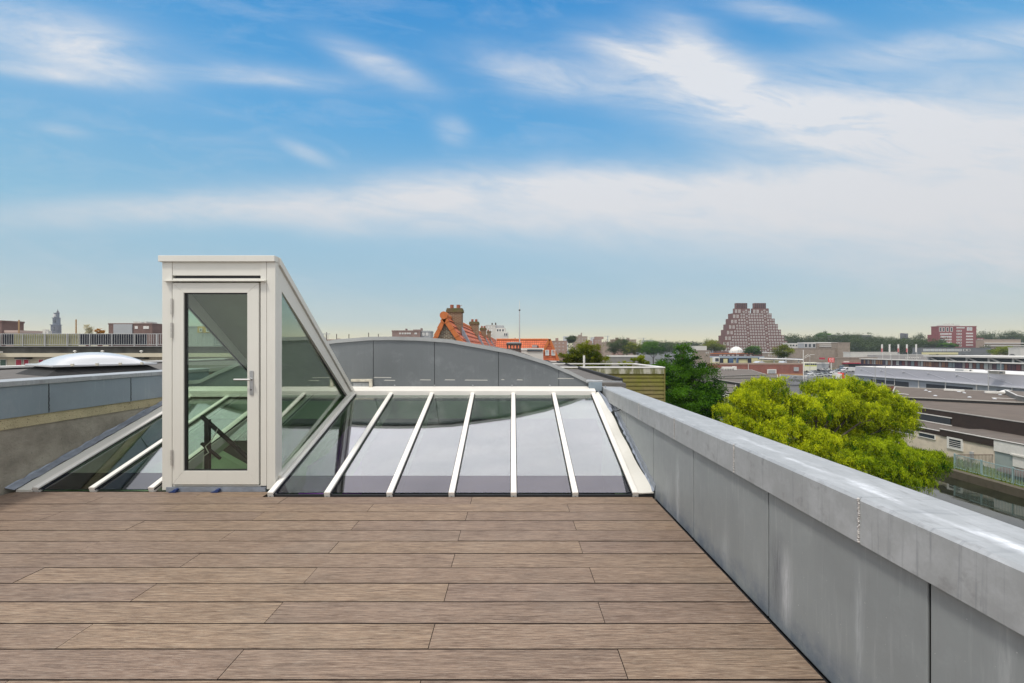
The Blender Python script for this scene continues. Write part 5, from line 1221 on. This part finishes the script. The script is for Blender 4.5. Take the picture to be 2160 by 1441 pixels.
# building row with many coloured bays behind
XB = 175.0
t = thing('glazed_gallery', 'long low gallery with a row of dark and red bays behind the grey warehouse', 'building', (XB, 190, GZ))
Y0, Y1 = 120.0, XB * F / 735
MB().box(XB, XB + 3, Y0, Y1, GZ, -3.95).build('wall', material('gallery_dark', (.05, .035, .055), .7), t)
MB().box(XB - .8, XB + 3.5, Y0, Y1, -3.949, -3.6).build('roof', PALE, t)
MB().box(XB - .9, XB - .001, Y0, Y1, -6.6, -6.2).build('lower_band', material('gallery_purple', (.035, .02, .05), .7), t)
BC = [material('bay_' + str(i), c, .6) for i, c in enumerate([(.17, .05, .05), (.24, .12, .07), (.28, .26, .24), (.10, .05, .06), (.32, .17, .09), (.15, .07, .05), (.38, .4, .38), (.07, .06, .09), (.2, .25, .26)])]
r5 = random.Random(21); y = Y0 + 1; n = 0
while y < Y1 - 2 and n < 95:
    w = r5.choice((.9, 1.1, 1.4)); far_ = (y - Y0) / (Y1 - Y0)
    MB().box(XB - .06, XB - .002, y, y + w, -6.15, -4.15).build('bay', r5.choice(BC), t); y += w + .28; n += 1
t = thing('shed_roof_hall', 'white roofed hall with a row of slanted struts at the right edge', 'hall', (205, 200, GZ))
XH = 205.0; Yh0, Yh1 = 150.0, XH * F / 880
MB().box(XH, XH + 30, Yh0, Yh1, GZ, -2.6).build('wall', material('slate_wall', (.07, .09, .10), .7), t)
MB().box(XH - 3.2, XH + 31, Yh0, Yh1, -2.599, -1.9).build('roof', PALE, t)
y = Yh0 + 2
while y < Yh1 - 4:
    MB().bar((XH - 1, y, -4.6), (XH - 1, y + 4.5, -2.7), .5, .5).build('strut', FRAMEW, t); MB().box(XH - 1.1, XH - .8, y + 4.6, y + 5.3, -4.7, -2.6).build('strut', FRAMEW, t); y += 9.5
for x, y_ in ((1977, 749.6), (2032, 749.6), (2135, 749.3)):
    q = P(x, y_, 225); tag(MB().lathe(q, [(1.2, -1), (1.1, 0), (.5, .5), (.1, .55)], 12).build('roof_fan', BLACK, origin=tuple(q)), {1977: 'black roof fan on the white hall, leftmost of three', 2032: 'black roof fan on the white hall, middle of three', 2135: 'black roof fan on the white hall, rightmost of three'}[x], 'roof fan', 'roof fans on the white hall')
D = 290; t = block('grey_hall', 'long pale grey hall with white lettering behind the flags', 'hall', 1846, 1958, 748, D, 25, material('warm_grey_panel', (.36, .34, .33), .8, 0, .06, .3), lip=.5, lipmat=PALE)
fc = bpy.data.curves.new('lettering', 'FONT'); fc.body = 'DEKAMARKT'; fc.size = 1.75; fc.extrude = .06; fc.materials.append(FRAMEW)
fo = bpy.data.objects.new('lettering', fc); scene.collection.objects.link(fo); 
bpy.context.view_layer.update(); lm = bpy.data.meshes.new_from_object(fo.evaluated_get(bpy.context.evaluated_depsgraph_get())); bpy.data.objects.remove(fo)
fo = bpy.data.objects.new('lettering', lm); scene.collection.objects.link(fo); fo.parent = t; fo.location = Vector((XP(1909.5, D), D - .09, ZP(757, D))) - Vector(t['_o']); fo.rotation_euler = (R(90), 0, 0)
# flags
for k, (x, lab) in enumerate(((1862, 'red and white banner flag, leftmost of five'), (1878, 'white banner flag, second of five from the left'), (1896.5, 'red edged white banner flag, middle of five'), (1914.5, 'pink edged banner flag, second of five from the right'), (1934, 'white banner flag, rightmost of five'))):
    D = 270; X = XP(x, D); t = thing('banner_flag', lab, 'flag', (X, D, GZ), 'banner flags in a row')
    MB().tube((X, D, GZ), (X, D, ZP(726, D)), .09, n=6).build('pole', FRAMEW, t)
    MB().box(X - .95, X - .1, D - .03, D + .03, ZP(743, D), ZP(726.5, D)).build('banner', FRAMEW, t); MB().box(X - .95, X - .1, D - .06, D - .032, ZP(743, D), ZP(735, D)).build('banner_foot', material('banner_red', (.55, .12, .12), .7) if k in (0, 2, 3) else FRAMEW, t)
# red tower block
D = 500
RT = brick_mat('red_tower_brick', (.26, .05, .05), (.22, .045, .045), (.2, .08, .08), 3)
t = block('red_apartment_tower', 'red brick apartment tower with white window bands above the trees', 'building', 1980, 2059.5, 688, D, 30, RT, lip=.8)
wgrid(t, D, (1983.5, 1990.5, 1998.5, 2007), (695,), 5, 9, .35); wgrid(t, D, (1986, 1992, 1998, 2004.5), (704.5, 710.5, 716.5, 722.5), 5.2, 3.2, .4, 'pale')
wgrid(t, D, (2020, 2026, 2032), (691.5,), 5, 2.6, .4, 'pale'); wgrid(t, D, (2020, 2026), (698, 704.5, 711, 717, 723, 729), 4.6, 3.4, .4)
wgrid(t, D, (2042, 2048), (694,), 5, 7, .4, 'pale'); wgrid(t, D, (2040, 2045, 2050), (703.5, 709.5, 716, 722, 728), 4.4, 2.8, .4, 'pale')
MB().box(XP(2001, D), XP(2034, D), D + 5, D + 14, ZP(688.2, D), ZP(684.5, D)).build('roof_plant', PALE, t); MB().box(XP(2012, D), XP(2024, D), D + 6, D + 12, ZP(684.4, D), ZP(682, D)).build('roof_plant', PALE, t)
t = block('red_wing', 'low red brick wing at the left foot of the apartment tower', 'building', 1972, 1979.4, 706, D + 4, 20, RT); wgrid(t, D + 4, (1975.6,), (710, 717), 5.2, 2.6, .3, 'pale')
t = block('red_wing', 'lower red brick wing at the right of the apartment tower', 'building', 2060.2, 2075, 713, D + 3, 20, RT); wgrid(t, D + 3, (2064, 2071), (716.5, 722, 728), 4.6, 3, .3, 'pale')
t = block('school_building', 'grey school like building with a row of pale windows behind the flags', 'building', 1942, 2090, 733.5, 360, 20, material('grey_panel', (.15, .16, .17), .8, 0, .1, .2), lip=.5)
wgrid(t, 360, [1951 + 8.2 * k for k in range(10)], (738.5,), 6.8, 4.6, .2, 'pale'); wgrid(t, 360, (2035, 2043), (738.5,), 7, 4.4, .3)
MB().box(XP(1944, 360), XP(2020, 360), 359.5, 359.99, ZP(748, 360), ZP(743.5, 360)).build('yellow_band', YLW, t)
t = block('terrace_row', 'long tan terrace with pale balcony bands right of the red tower', 'building', 2076, 2153, 716, 480, 20, HB, lip=.6)
for y_ in (723, 728.5): MB().box(XP(2076, 480), XP(2160, 480), 478.5, 479.99, ZP(y_ + 2, 480), ZP(y_, 480)).build('balcony_band', PALE, t)
t = block('cream_tower_corner', 'cream block cut by the right edge of the photo', 'building', 2152, 2230, 733, 250, 12, PALE, lip=.5)
t = block('chimney_stack', 'twin dark chimney stubs above the tree belt', 'chimney', 1903, 1907.5, 703, 700, 4, material('dark_office', (.1, .1, .1)), lip=.5); MB().box(XP(1911.5, 700), XP(1915.5, 700), 700, 704, GZ, ZP(703.5, 700)).build('stack', material('dark_office', (.1, .1, .1)), t)

# ================================================================ canal side building
XC = 48.3
BEI = material('beige_render', (.66, .57, .46), .9, 0, .1, .8, extra=lambda tt, c, pos, p: tt.mix(tt.m('MULTIPLY', tt.m('MULTIPLY_ADD', tt.noise(pos, 1.2, 5, .6), 4, -1.9, clamp=True), .35), c, (.32, .27, .22)))
t = thing('canalside_building', 'beige rendered building with brown fascia and flat roofs beyond the canal', 'building', (XC, 48, GZ))
MB().box(XC, XC + 8, 45.6, 75, GZ, -8.39).build('wall', BEI, t)
MB().box(XC + .02, XC + 8, 30, 45.59, GZ, -8.39).build('end_wall', material('grey_green_wall', (.30, .35, .34), .9, 0, .1, .8), t)
MB().box(XC - .12, XC + 5, 45.6, 51.3, -8.389, -7.7).build('fascia', BRF, t); MB().box(XC - .1, XC + 5, 30, 45.59, -8.8, -7.72).build('white_fascia', FRAMEW, t)
MB().box(XC - .10, XC + 5, 51.31, 75, -8.3, -7.95).build('low_fascia', BRF, t)
MB().box(XC - .16, XC + 5, 30, 51.31, -7.699, -7.64).build('roof', ROOFG, t); MB().box(XC - .14, XC + 5, 51.32, 75, -7.949, -7.9).build('roof', ROOFG, t)
MB().bar((XC - .1, 30, -7.62), (XC - .1, 51.3, -7.62), .12, .08).bar((XC - .08, 51.4, -7.88), (XC - .08, 75, -7.88), .12, .08).build('roof_trim', FRAMEW, t)
o = window(t, (XC - .002, 49.6, -8.95), 1.75, 1.3, .2, R(-90))
m = MB(); 
for k in range(4): m.box(XC - .1, XC - .07, 48.95, 50.25, -9.35 + k * .2, -9.31 + k * .2)
m.build('window_bars', FRAMEW, t)
for yc in (53.0, 55.6, 58.2, 60.8): window(t, (XC - .002, yc, -8.72), 2.2, .55, .07, R(-90))
MB().box(XC - .06, XC + .015, 40.2, 43.9, -9.9, -8.85).build('roller_shutter', FRAMEW, t); MB().box(XC - .2, XC - .061, 40.1, 44.0, -8.849, -8.7).build('shutter_box', WHITE, t)
MB().box(XC - .2, XC - .01, 47.6, 47.9, -10.2, -9.4).build('drain', GREY, t)
MB().box(XC + 5, XC + 60, 25, 62, GZ, -7.75).build('rear_volume', BRF, t)
UP = [(53, 25), (53, 62), (61.6, 71.7), (71.4, 64.4), (95, 47), (95, 25)]
t2 = thing('brown_roof_building', 'large flat roofed building with tall dark brown fascia above the beige wall', 'building', (60, 50, GZ))
MB().prism([(x, y, -8.35) for x, y in UP], (0, 0, 2.05)).build('fascia', BRF, t2); MB().prism([(x + (.1 if x < 60 else 0), y, -6.299) for x, y in UP], (0, 0, .05)).build('roof', ROOFB, t2)
m = MB()
for a, c in zip(UP[:4], UP[1:5]): m.bar((a[0], a[1], -6.22), (c[0], c[1], -6.22), .14, .1)
m.build('roof_trim', material('dull_trim', (.4, .38, .35)), t2)
MB().box(52.9, 52.995, 55, 60, -7.8, -7.0).build('vent_grille', WINDARK, t2); MB().box(52.85, 52.94, 54.8, 60.2, -7.0, -6.9).box(52.85, 52.94, 54.8, 60.2, -7.9, -7.8).build('grille_frame', FRAMEW, t2)
m3 = [g2(1905, 838.5, -5.9), g2(2144, 849.5, -5.9), (110, 52), (115, 62), g2(2144, 828, -5.9), g2(1888, 817, -5.9), g2(1880, 835, -5.9)]
t3 = roofslab('low_roof_building', 'wide brown grey flat roof dotted with small round rooflights beyond the canal', m3, -5.9, GZ, BITUMEN_D, ROOFB)
for k, (x, y_) in enumerate(((1893, 826), (1961, 827), (2023, 827), (2034, 829.5), (1973, 835.5), (2045, 838.5), (2097, 830), (2110, 833.5), (2098, 842), (1953, 824))):
    q = G(x, y_, -5.84)
    MB().lathe(q, [(.24, 0), (.23, .07), (.15, .13), (.03, .16)], 10).build('roof_light', MILK, t3)
MB().bar(G(1895, 830, -5.8), G(1916, 832, -5.8), .3, .05).bar(G(2092, 839, -5.8), G(2142, 841.5, -5.8), .25, .05).build('pale_strip', FRAMEW, t3)
for x0, x1, ya_, lab in ((1992, 2034, 823.5, 'white low sheet lying at the edge of the dotted roof, left one'), (2077, 2143, 829, 'white low sheet lying at the edge of the dotted roof, right one')):
    a, c = G(x0, ya_, -5.8), G(x1, ya_ + 2.5, -5.8); m = MB(); m.bar(a + Vector((0, 0, .15)), c + Vector((0, 0, .15)), .5, .32); tag(m.build('white_sheet', FRAMEW, origin=tuple(a)), lab, 'sheet')
q = G(2125, 829, -5.7); tag(MB().lathe(q, [(1.1, 0), (.9, .22), (.5, .42), (.15, .5)], 9).build('tarpaulin_heap', FRAMEW, origin=tuple(q)), 'white rumpled tarpaulin heap on the dotted roof edge', 'tarpaulin')
t4 = thing('brown_wall_block', 'brown concrete wall block at the right edge of the dotted roof', 'building', (85, 65, GZ))
a, c, d_ = g2(2146, 836, -5.3), g2(2175, 842, -5.3), g2(2200, 830, -5.3); MB().prism([(*a, GZ), (*c, GZ), (*d_, GZ), (a[0] + 8, a[1] + 9, GZ)], (0, 0, 5.3)).build('wall', GFA, t4); MB().prism([(*a, -5.299), (*c, -5.299), (*d_, -5.299), (a[0] + 8, a[1] + 9, -5.299)], (0, 0, .05)).build('roof', ROOFG, t4); MB().bar((*a, -5.2), (*c, -5.2), .15, .1).bar((*a, -5.2), (a[0] + 8, a[1] + 9, -5.2), .15, .1).build('roof_trim', FRAMEW, t4)
t5 = block('red_brick_shed', 'small red brick block between the willow crown and the dotted roof', 'building', 1846, 1886, 812, 84, 8, RBR, lip=.25, lipmat=GFA)
# fence on the quay
FG = material('fence_paint', (.30, .42, .42), .5, .1, .1, 3)
t = thing('quay_fence', 'pale blue green bar fence on the quay beside the canal', 'fence', (44.3, 41, GZ))
m = MB(); y = 32.0; zf = GZ + 1.45
while y < 45.6: m.box(44.29, 44.315, y, y + .022, GZ + .1, zf); y += .125
m.build('bars', FG, t)
for y in (32.2, 34.9, 37.6, 40.3, 43.0, 45.6): MB().box(44.25, 44.35, y - .05, y + .05, GZ, zf + .08).build('post', FG, t)
MB().box(44.27, 44.33, 32, 45.6, zf - .06, zf).box(44.27, 44.33, 32, 45.6, GZ + .12, GZ + .17).build('rail', FG, t)
t = thing('quay_fence', 'short dark rusty fence return between the quay and the beige wall', 'fence', (46, 45.7, GZ))
m = MB(); x = 44.4
while x < 48.2: m.box(x, x + .022, 45.69, 45.71, GZ, zf - .05); x += .14
m.build('bars', material('rust_bar', (.12, .08, .06), .8), t); MB().box(44.36, 48.25, 45.67, 45.73, zf - .12, zf - .06).build('rail', material('rust_bar', (0, 0, 0)), t)
t = thing('upturned_boat', 'dark brown upturned boat lying behind the fence at the right edge', 'boat', (46.6, 40.5, GZ)); m = MB()
sec = [(-2.6, .1, .1), (-2.2, .55, .35), (-1, .85, .5), (.8, .9, .55), (2.2, .75, .45), (2.7, .6, .3)]; v = []; 
for s_, w_, h_ in sec:
    for a in range(9): an = math.pi * a / 8; v.append((46.6 + math.cos(an) * w_, 40.6 + s_, GZ + .45 + math.sin(an) * h_))
m.add(v, [(i * 9 + j, i * 9 + j + 1, (i + 1) * 9 + j + 1, (i + 1) * 9 + j) for i in range(5) for j in range(8)]); m.build('hull', material('boat_brown', (.10, .06, .045), .5, 0, .2, 2), t, smooth=True)
MB().box(45.9, 46.0, 39, 42, GZ, GZ + .45).box(47.2, 47.3, 39, 42, GZ, GZ + .45).build('trestle', BRF, t)
# lamp posts and poles
def lamp(x, yt, yb, D, lab, arm=0):
    X = XP(x, D); t = thing('street_lamp', lab, 'street lamp', (X, D, GZ)); MB().tube((X, D, GZ), (X, D, ZP(yt, D)), .11, .07, n=8).build('pole', RAILM, t)
    MB().box(X - .5 - arm, X + .25, D - .12, D + .12, ZP(yt, D), ZP(yt, D) + .14).build('lamp_head', FRAMEW, t); return t
lamp(1846, 774, 812, 120, 'left of two slim lamp posts before the grey warehouse'); lamp(1867.5, 773, 812, 118, 'right of two slim lamp posts before the grey warehouse')
lamp(2085, 782, 826, 92, 'tall lamp post in front of the right part of the grey warehouse'); lamp(1880, 749, 770, 160, 'distant lamp post in front of the gallery, left'); lamp(1708.5, 752, 775, 225, 'lamp post right of the tall white pole')
lamp(2111, 765, 792, 140, 'lamp post before the coloured gallery at right'); lamp(1554, 745, 762, 240, 'lamp post before the blue canopy shop')
X = XP(1694.5, 190); t = thing('white_pole', 'tall white pole with slanted arms at the warehouse corner', 'pole', (X, 190, GZ)); MB().tube((X, 190, GZ), (X, 190, ZP(738, 190)), .14, n=8).build('mast', FRAMEW, t)
for a, c in (((1697, 756), (1710, 748)), ((1697, 753), (1705, 747))): MB().tube(P(*a, 190), P(*c, 190), .07, n=6).build('arm', FRAMEW, t)
MB().tube(P(1709, 748, 190), P(1718, 748, 190), .07, n=6).build('arm', FRAMEW, t)

# ================================================================ TREES
BARK = material('bark', (.07, .055, .04), .95, 0, .3, 8)
def leaf_mesh(name, blobs, n, size, mat, root, seed, droop=0.0, sub=26, shell=.55, elong=1.0, subr=.28):
    g = np.random.default_rng(seed); B = np.array(blobs, float); vol = np.prod(B[:, 3:6], 1) ** (2 / 3); pr = vol / vol.sum()
    ns = max(8, int(sub * len(B))); bi = g.choice(len(B), ns, p=pr)
    d = g.normal(size=(ns, 3))
    if droop: d[:, 2] = np.where(d[:, 2] < -.3, -d[:, 2], d[:, 2])
    d /= np.linalg.norm(d, axis=1)[:, None]; r = g.uniform(shell ** 2, 1.0, ns) ** .5 * g.uniform(.9, 1.12, ns)
    cc = B[bi, :3] + d * r[:, None] * B[bi, 3:6]; cr_ = B[bi, 3:6].min(1) * g.uniform(subr * .35, subr * 1.5, ns); tint = np.clip(g.normal(.42, .26, ns) + .28 * d[:, 2], 0, 1)  # clump tops yellower, undersides darker: crown shade put into the leaf tint
    ax = np.stack([g.uniform(.7, 1.5, ns), g.uniform(.7, 1.5, ns), g.uniform(.45, .9, ns) + droop * .6], 1)
    si = g.choice(ns, n, p=cr_ ** 2 / (cr_ ** 2).sum()); dd = g.normal(size=(n, 3)) * .52
    p = cc[si] + dd * cr_[si][:, None] * ax[si]
    if droop: p[:, 2] -= g.exponential(.35, n) * cr_[si] * droop * 2
    if droop:
        k_, st_ = 16, n // 70; q = g.choice(ns, st_); off = g.normal(size=(st_, 3)) * .5 * cr_[q][:, None]; hd = g.normal(size=(st_, 2)) * .12; ln = g.uniform(.5, 1.3, st_)
        f_ = np.arange(k_) / k_; sp = (cc[q] + off)[:, None, :] + np.stack([hd[:, :1] * f_ * ln[:, None], hd[:, 1:] * f_ * ln[:, None], -f_[None, :] * ln[:, None]], 2) + g.normal(size=(st_, k_, 3)) * .03
        p = np.concatenate([p, sp.reshape(-1, 3)]); si = np.concatenate([si, np.repeat(q, k_)]); n = len(p)
    a = g.normal(size=(n, 3)); a[:, 2] -= droop * 2.5; a /= np.linalg.norm(a, axis=1)[:, None]
    w = np.cross(a, g.normal(size=(n, 3))); w /= np.linalg.norm(w, axis=1)[:, None] + 1e-9
    L_ = size * g.uniform(.6, 1.4, n)[:, None] * elong; W_ = size * g.uniform(.5, 1.0, n)[:, None] * .5
    v = np.stack([p - a * L_ / 2, p + w * W_ / 2, p + a * L_ / 2, p - w * W_ / 2], 1).reshape(-1, 3) - np.array(root['_o'])
    me = bpy.data.meshes.new(name); me.vertices.add(4 * n); me.vertices.foreach_set('co', v.ravel()); me.loops.add(4 * n); me.loops.foreach_set('vertex_index', np.arange(4 * n, dtype=np.int32))
    me.polygons.add(n); me.polygons.foreach_set('loop_start', np.arange(0, 4 * n, 4, dtype=np.int32)); me.polygons.foreach_set('loop_total', np.full(n, 4, dtype=np.int32))
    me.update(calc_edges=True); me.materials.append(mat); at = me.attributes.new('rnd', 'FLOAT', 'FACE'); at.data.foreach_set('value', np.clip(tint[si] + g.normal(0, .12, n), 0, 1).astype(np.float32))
    o = bpy.data.objects.new(name, me); scene.collection.objects.link(o); o.parent = root; return o, cc
def tree(name, lab, base, blobs, n, size, mat, seed, tr=.3, group=None, **k):
    t = thing(name, lab, 'tree', tuple(base), group); base = Vector(base)
    o, cc = leaf_mesh('crown', blobs, n, size, mat, t, seed, **k)
    m = MB(); top = Vector(np.average(np.array(blobs)[:, :3], 0)); fork = base.lerp(Vector((base.x * .6 + top.x * .4, base.y * .6 + top.y * .4, top.z)), .5)
    m.tube(base, fork, tr, tr * .75, n=9); r = random.Random(seed)
    for b_ in blobs:
        c = Vector(b_[:3]); mid = fork.lerp(c, .5) + Vector((r.uniform(-.3, .3), r.uniform(-.3, .3), .2)); m.tube(fork, mid, tr * .55, tr * .35, n=7); m.tube(mid, c, tr * .35, tr * .12, n=6)
        for q in range(5): e = c + Vector((r.uniform(-1, 1) * b_[3], r.uniform(-1, 1) * b_[4], r.uniform(-.7, .9) * b_[5])) * .8; m.tube(mid.lerp(c, .6), e, tr * .16, tr * .04, n=5)
    m.build('trunk', BARK, t); return t
WIL = leafcol((.018, .09, .006), (.60, .66, .018), 'willow_leaves', .26); WIL2 = leafcol((.02, .09, .006), (.42, .52, .015), 'willow_leaves_green', .26)  # dark green ends also paint the shadow inside the crowns
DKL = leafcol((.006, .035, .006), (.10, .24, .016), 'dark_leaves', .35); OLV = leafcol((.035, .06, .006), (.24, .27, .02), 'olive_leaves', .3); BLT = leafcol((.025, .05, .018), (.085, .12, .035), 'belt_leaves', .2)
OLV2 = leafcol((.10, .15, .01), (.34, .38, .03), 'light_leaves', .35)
def pb(x, y, D, rx, ry, rd=None): # crown clump from photo position and pixel radii, at distance D
    q = P(x, y, D); s = D / F; return (q.x, q.y, q.z, rx * s, (rd or rx) * s, ry * s)
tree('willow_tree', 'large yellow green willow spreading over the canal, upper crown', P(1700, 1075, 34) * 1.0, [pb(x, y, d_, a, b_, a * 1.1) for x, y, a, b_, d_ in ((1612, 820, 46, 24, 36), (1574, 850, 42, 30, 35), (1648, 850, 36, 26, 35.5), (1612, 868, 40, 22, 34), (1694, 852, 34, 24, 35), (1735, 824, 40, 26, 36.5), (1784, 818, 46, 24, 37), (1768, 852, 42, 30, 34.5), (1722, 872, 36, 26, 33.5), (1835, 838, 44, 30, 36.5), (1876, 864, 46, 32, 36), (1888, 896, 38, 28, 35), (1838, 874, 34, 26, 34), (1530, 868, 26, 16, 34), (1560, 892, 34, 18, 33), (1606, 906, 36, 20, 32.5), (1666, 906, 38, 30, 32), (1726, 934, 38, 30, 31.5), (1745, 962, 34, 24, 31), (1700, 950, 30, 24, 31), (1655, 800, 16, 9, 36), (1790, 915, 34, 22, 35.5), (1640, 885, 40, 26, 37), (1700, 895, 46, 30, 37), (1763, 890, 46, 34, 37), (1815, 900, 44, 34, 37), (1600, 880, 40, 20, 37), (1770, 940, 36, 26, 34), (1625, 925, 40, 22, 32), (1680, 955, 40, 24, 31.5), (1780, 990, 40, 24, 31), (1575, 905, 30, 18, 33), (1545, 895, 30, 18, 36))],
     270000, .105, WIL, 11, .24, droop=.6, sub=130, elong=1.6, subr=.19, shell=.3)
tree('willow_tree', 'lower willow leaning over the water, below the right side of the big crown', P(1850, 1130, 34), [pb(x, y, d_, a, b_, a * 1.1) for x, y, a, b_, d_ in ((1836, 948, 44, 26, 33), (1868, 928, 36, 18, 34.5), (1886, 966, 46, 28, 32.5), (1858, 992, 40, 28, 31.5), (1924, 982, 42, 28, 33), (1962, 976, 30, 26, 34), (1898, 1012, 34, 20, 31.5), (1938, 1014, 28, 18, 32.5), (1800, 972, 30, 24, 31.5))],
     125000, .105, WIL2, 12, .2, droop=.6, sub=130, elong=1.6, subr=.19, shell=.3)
tree('bank_tree', 'dark green bushy tree behind the willow, seen through its gaps', P(1625, 960, 58), [pb(1560, 874, 60, 34, 16), pb(1612, 872, 58, 44, 20), pb(1672, 884, 56, 46, 24), pb(1730, 900, 52, 46, 26), pb(1790, 915, 50, 40, 24)],
     32000, .26, DKL, 19, .25, sub=80, subr=.3, shell=.3)
tree('broadleaf_tree', 'dark green leafy tree right of the mossy shed', P(1440, 1010, 42), [pb(1440, 755, 42, 34, 26), pb(1420, 790, 42, 48, 34), pb(1475, 800, 42, 38, 36), pb(1440, 850, 41, 66, 46), pb(1490, 860, 42, 34, 36), pb(1395, 800, 42.5, 34, 34), pb(1380, 840, 42.5, 30, 34), pb(1500, 830, 42, 34, 30), pb(1460, 905, 41, 60, 40), pb(1440, 733, 42, 18, 12)],
     75000, .19, DKL, 13, .3, sub=80, subr=.26, shell=.3)
tree('round_tree', 'round olive green tree behind the mossy shed parapet', P(1230, 885, 70), [pb(1230, 748, 70, 36, 25), pb(1200, 764, 70, 24, 20), pb(1262, 764, 70, 24, 20), pb(1232, 775, 70, 46, 22)], 34000, .26, OLV, 14, .3, sub=90, subr=.26, shell=.3)
tree('small_tree', 'small yellow green tree top left of the dark leafy tree', P(1345, 920, 62), [pb(1347, 762, 62, 17, 12), pb(1318, 768, 62, 18, 7)], 8000, .22, OLV2, 15, .2)
tree('round_tree', 'round green tree in front of the tan brick hall', P(1655, 780, 250), [pb(1652, 741, 250, 17, 13)], 6000, .6, OLV, 16, .5, sub=60, subr=.35)
tree('round_tree', 'dark green tree at the right foot of the white dome', P(1590, 775, 380), [pb(1588, 739, 380, 14, 9), pb(1604, 743, 380, 8, 5)], 4500, .9, DKL, 17, .5, sub=40, subr=.35)
for k, (x, y_, rx_, ry_, D, lab) in enumerate(((1310, 731, 30, 17, 330, 'bushy tree below the pink flats, left of three'), (1345, 733, 32, 15, 320, 'bushy tree below the pink flats, middle of three'), (1378, 735, 28, 14, 300, 'bushy tree below the pink flats, right of three'),
     (1205, 716, 9, 7, 410, 'dark round tree between pink and ochre flats'), (1505, 730, 24, 12, 420, 'olive tree left of the stepped towers'), (1738, 712, 18, 9, 640, 'dark tree rising from the belt right of the stepped towers'),
     (1780, 716, 12, 9, 560, 'tree in front of the dark flat roofed office'), (2030, 730, 0, 0, 0, ''), (1995, 729, 16, 6, 450, 'dark tree at the foot of the red tower'), (1957, 727, 12, 6, 460, 'lighter tree left of the red tower foot'), (2125, 740, 34, 9, 340, 'light green trees clump before the long terrace row'))):
    if rx_: tree('round_tree', lab, P(x, HY + 12.05 * F / D, D), [pb(x, y_, D, rx_, ry_), pb(x - rx_ * .5, y_ + ry_ * .4, D, rx_ * .5, ry_ * .6), pb(x + rx_ * .5, y_ + ry_ * .4, D, rx_ * .5, ry_ * .6)], 9000, D / F * 2.2, (BLT, OLV, DKL)[k % 3] if k != 10 else OLV2, 40 + k, .4, sub=40, subr=.42, shell=.1)
# wood: the belt of trees along the horizon, one mass
wr = thing('woodland', 'continuous belt of green trees along the horizon at right', 'trees', (400, 600, GZ)); wr['kind'] = 'stuff'; del wr['category']
r6 = random.Random(77); bl = []
def belt(x0, x1, yt, yb, D, step):
    x = x0
    while x < x1:
        h = (yb - yt) * r6.uniform(.75, 1.1); bl.append(pb(x, yb - h * .5, D * r6.uniform(.96, 1.05), step * r6.uniform(.8, 1.3), h * .55)); x += step * r6.uniform(.8, 1.2)
belt(1280, 1480, 722, 745, 520, 11); belt(1385, 1540, 719, 732, 700, 10); belt(1655, 1800, 708, 740, 600, 12); belt(1790, 1985, 708, 745, 560, 13); belt(1800, 1990, 716, 748, 480, 12)
belt(1960, 2080, 712, 738, 640, 12); belt(2060, 2250, 705, 740, 620, 13); belt(2080, 2250, 730, 748, 400, 12); belt(1040, 1290, 723, 735, 560, 10); belt(900, 1050, 722, 735, 500, 12); belt(1655, 1760, 712, 735, 700, 10)
leaf_mesh('crown', bl, 220000, 1.5, BLT, wr, 99, sub=34, subr=.42, shell=.1)[0]['kind'] = 'stuff'
# sunlit shrubs on the terrace at left
SH = leafcol((.35, .32, .2), (.7, .66, .5), 'pale_dry_leaves', .3); SO = leafcol((.25, .12, .03), (.6, .3, .08), 'orange_leaves', .3)
for x, y_, rx_, ry_, mt, lab, nn in ((186, 694, 7, 11, SH, 'pale dry potted shrub behind the terrace railing', 900), (211, 699, 9, 5, SO, 'low orange leaved shrub behind the terrace railing', 700)):
    D = 39.3; t = thing('potted_shrub', lab, 'shrub', P(x, 731, D)); leaf_mesh('foliage', [pb(x, y_, D, rx_, ry_), pb(x, y_ + ry_, D, rx_ * .7, ry_ * .6)], nn, .12, mt, t, int(x), sub=30, subr=.35)
    MB().tube(P(x, 731, D), P(x, y_, D), .03, .012, n=6).build('stem', BARK, t); MB().lathe(P(x, 730.5, D), [(.16, 0), (.2, .3), (.22, .32)], 12).build('pot', POT, t)
# haze
hz = MB().box(-1700, 1700, -55, 1620, WZ - 2, 95).build('haze', None if False else [], origin=(0, 0, 0)); hz['kind'] = 'stuff'
hm_ = bpy.data.materials.new('haze'); hm_.use_nodes = True; hm_.node_tree.nodes.clear(); t = NB(hm_.node_tree)
pv = t.n('ShaderNodeVolumePrincipled'); pv.inputs['Color'].default_value = (.85, .92, 1, 1); pv.inputs['Density'].default_value = .00016; pv.inputs['Anisotropy'].default_value = .2
o_ = t.n('ShaderNodeOutputMaterial'); t.put(o_.inputs['Volume'], pv.outputs[0]); hz.data.materials.append(hm_); hz.display_type = 'WIRE'
# bookkeeping values used while building
for o in scene.objects:
    for k in ('_o', '_f'):
        if k in o: del o[k]
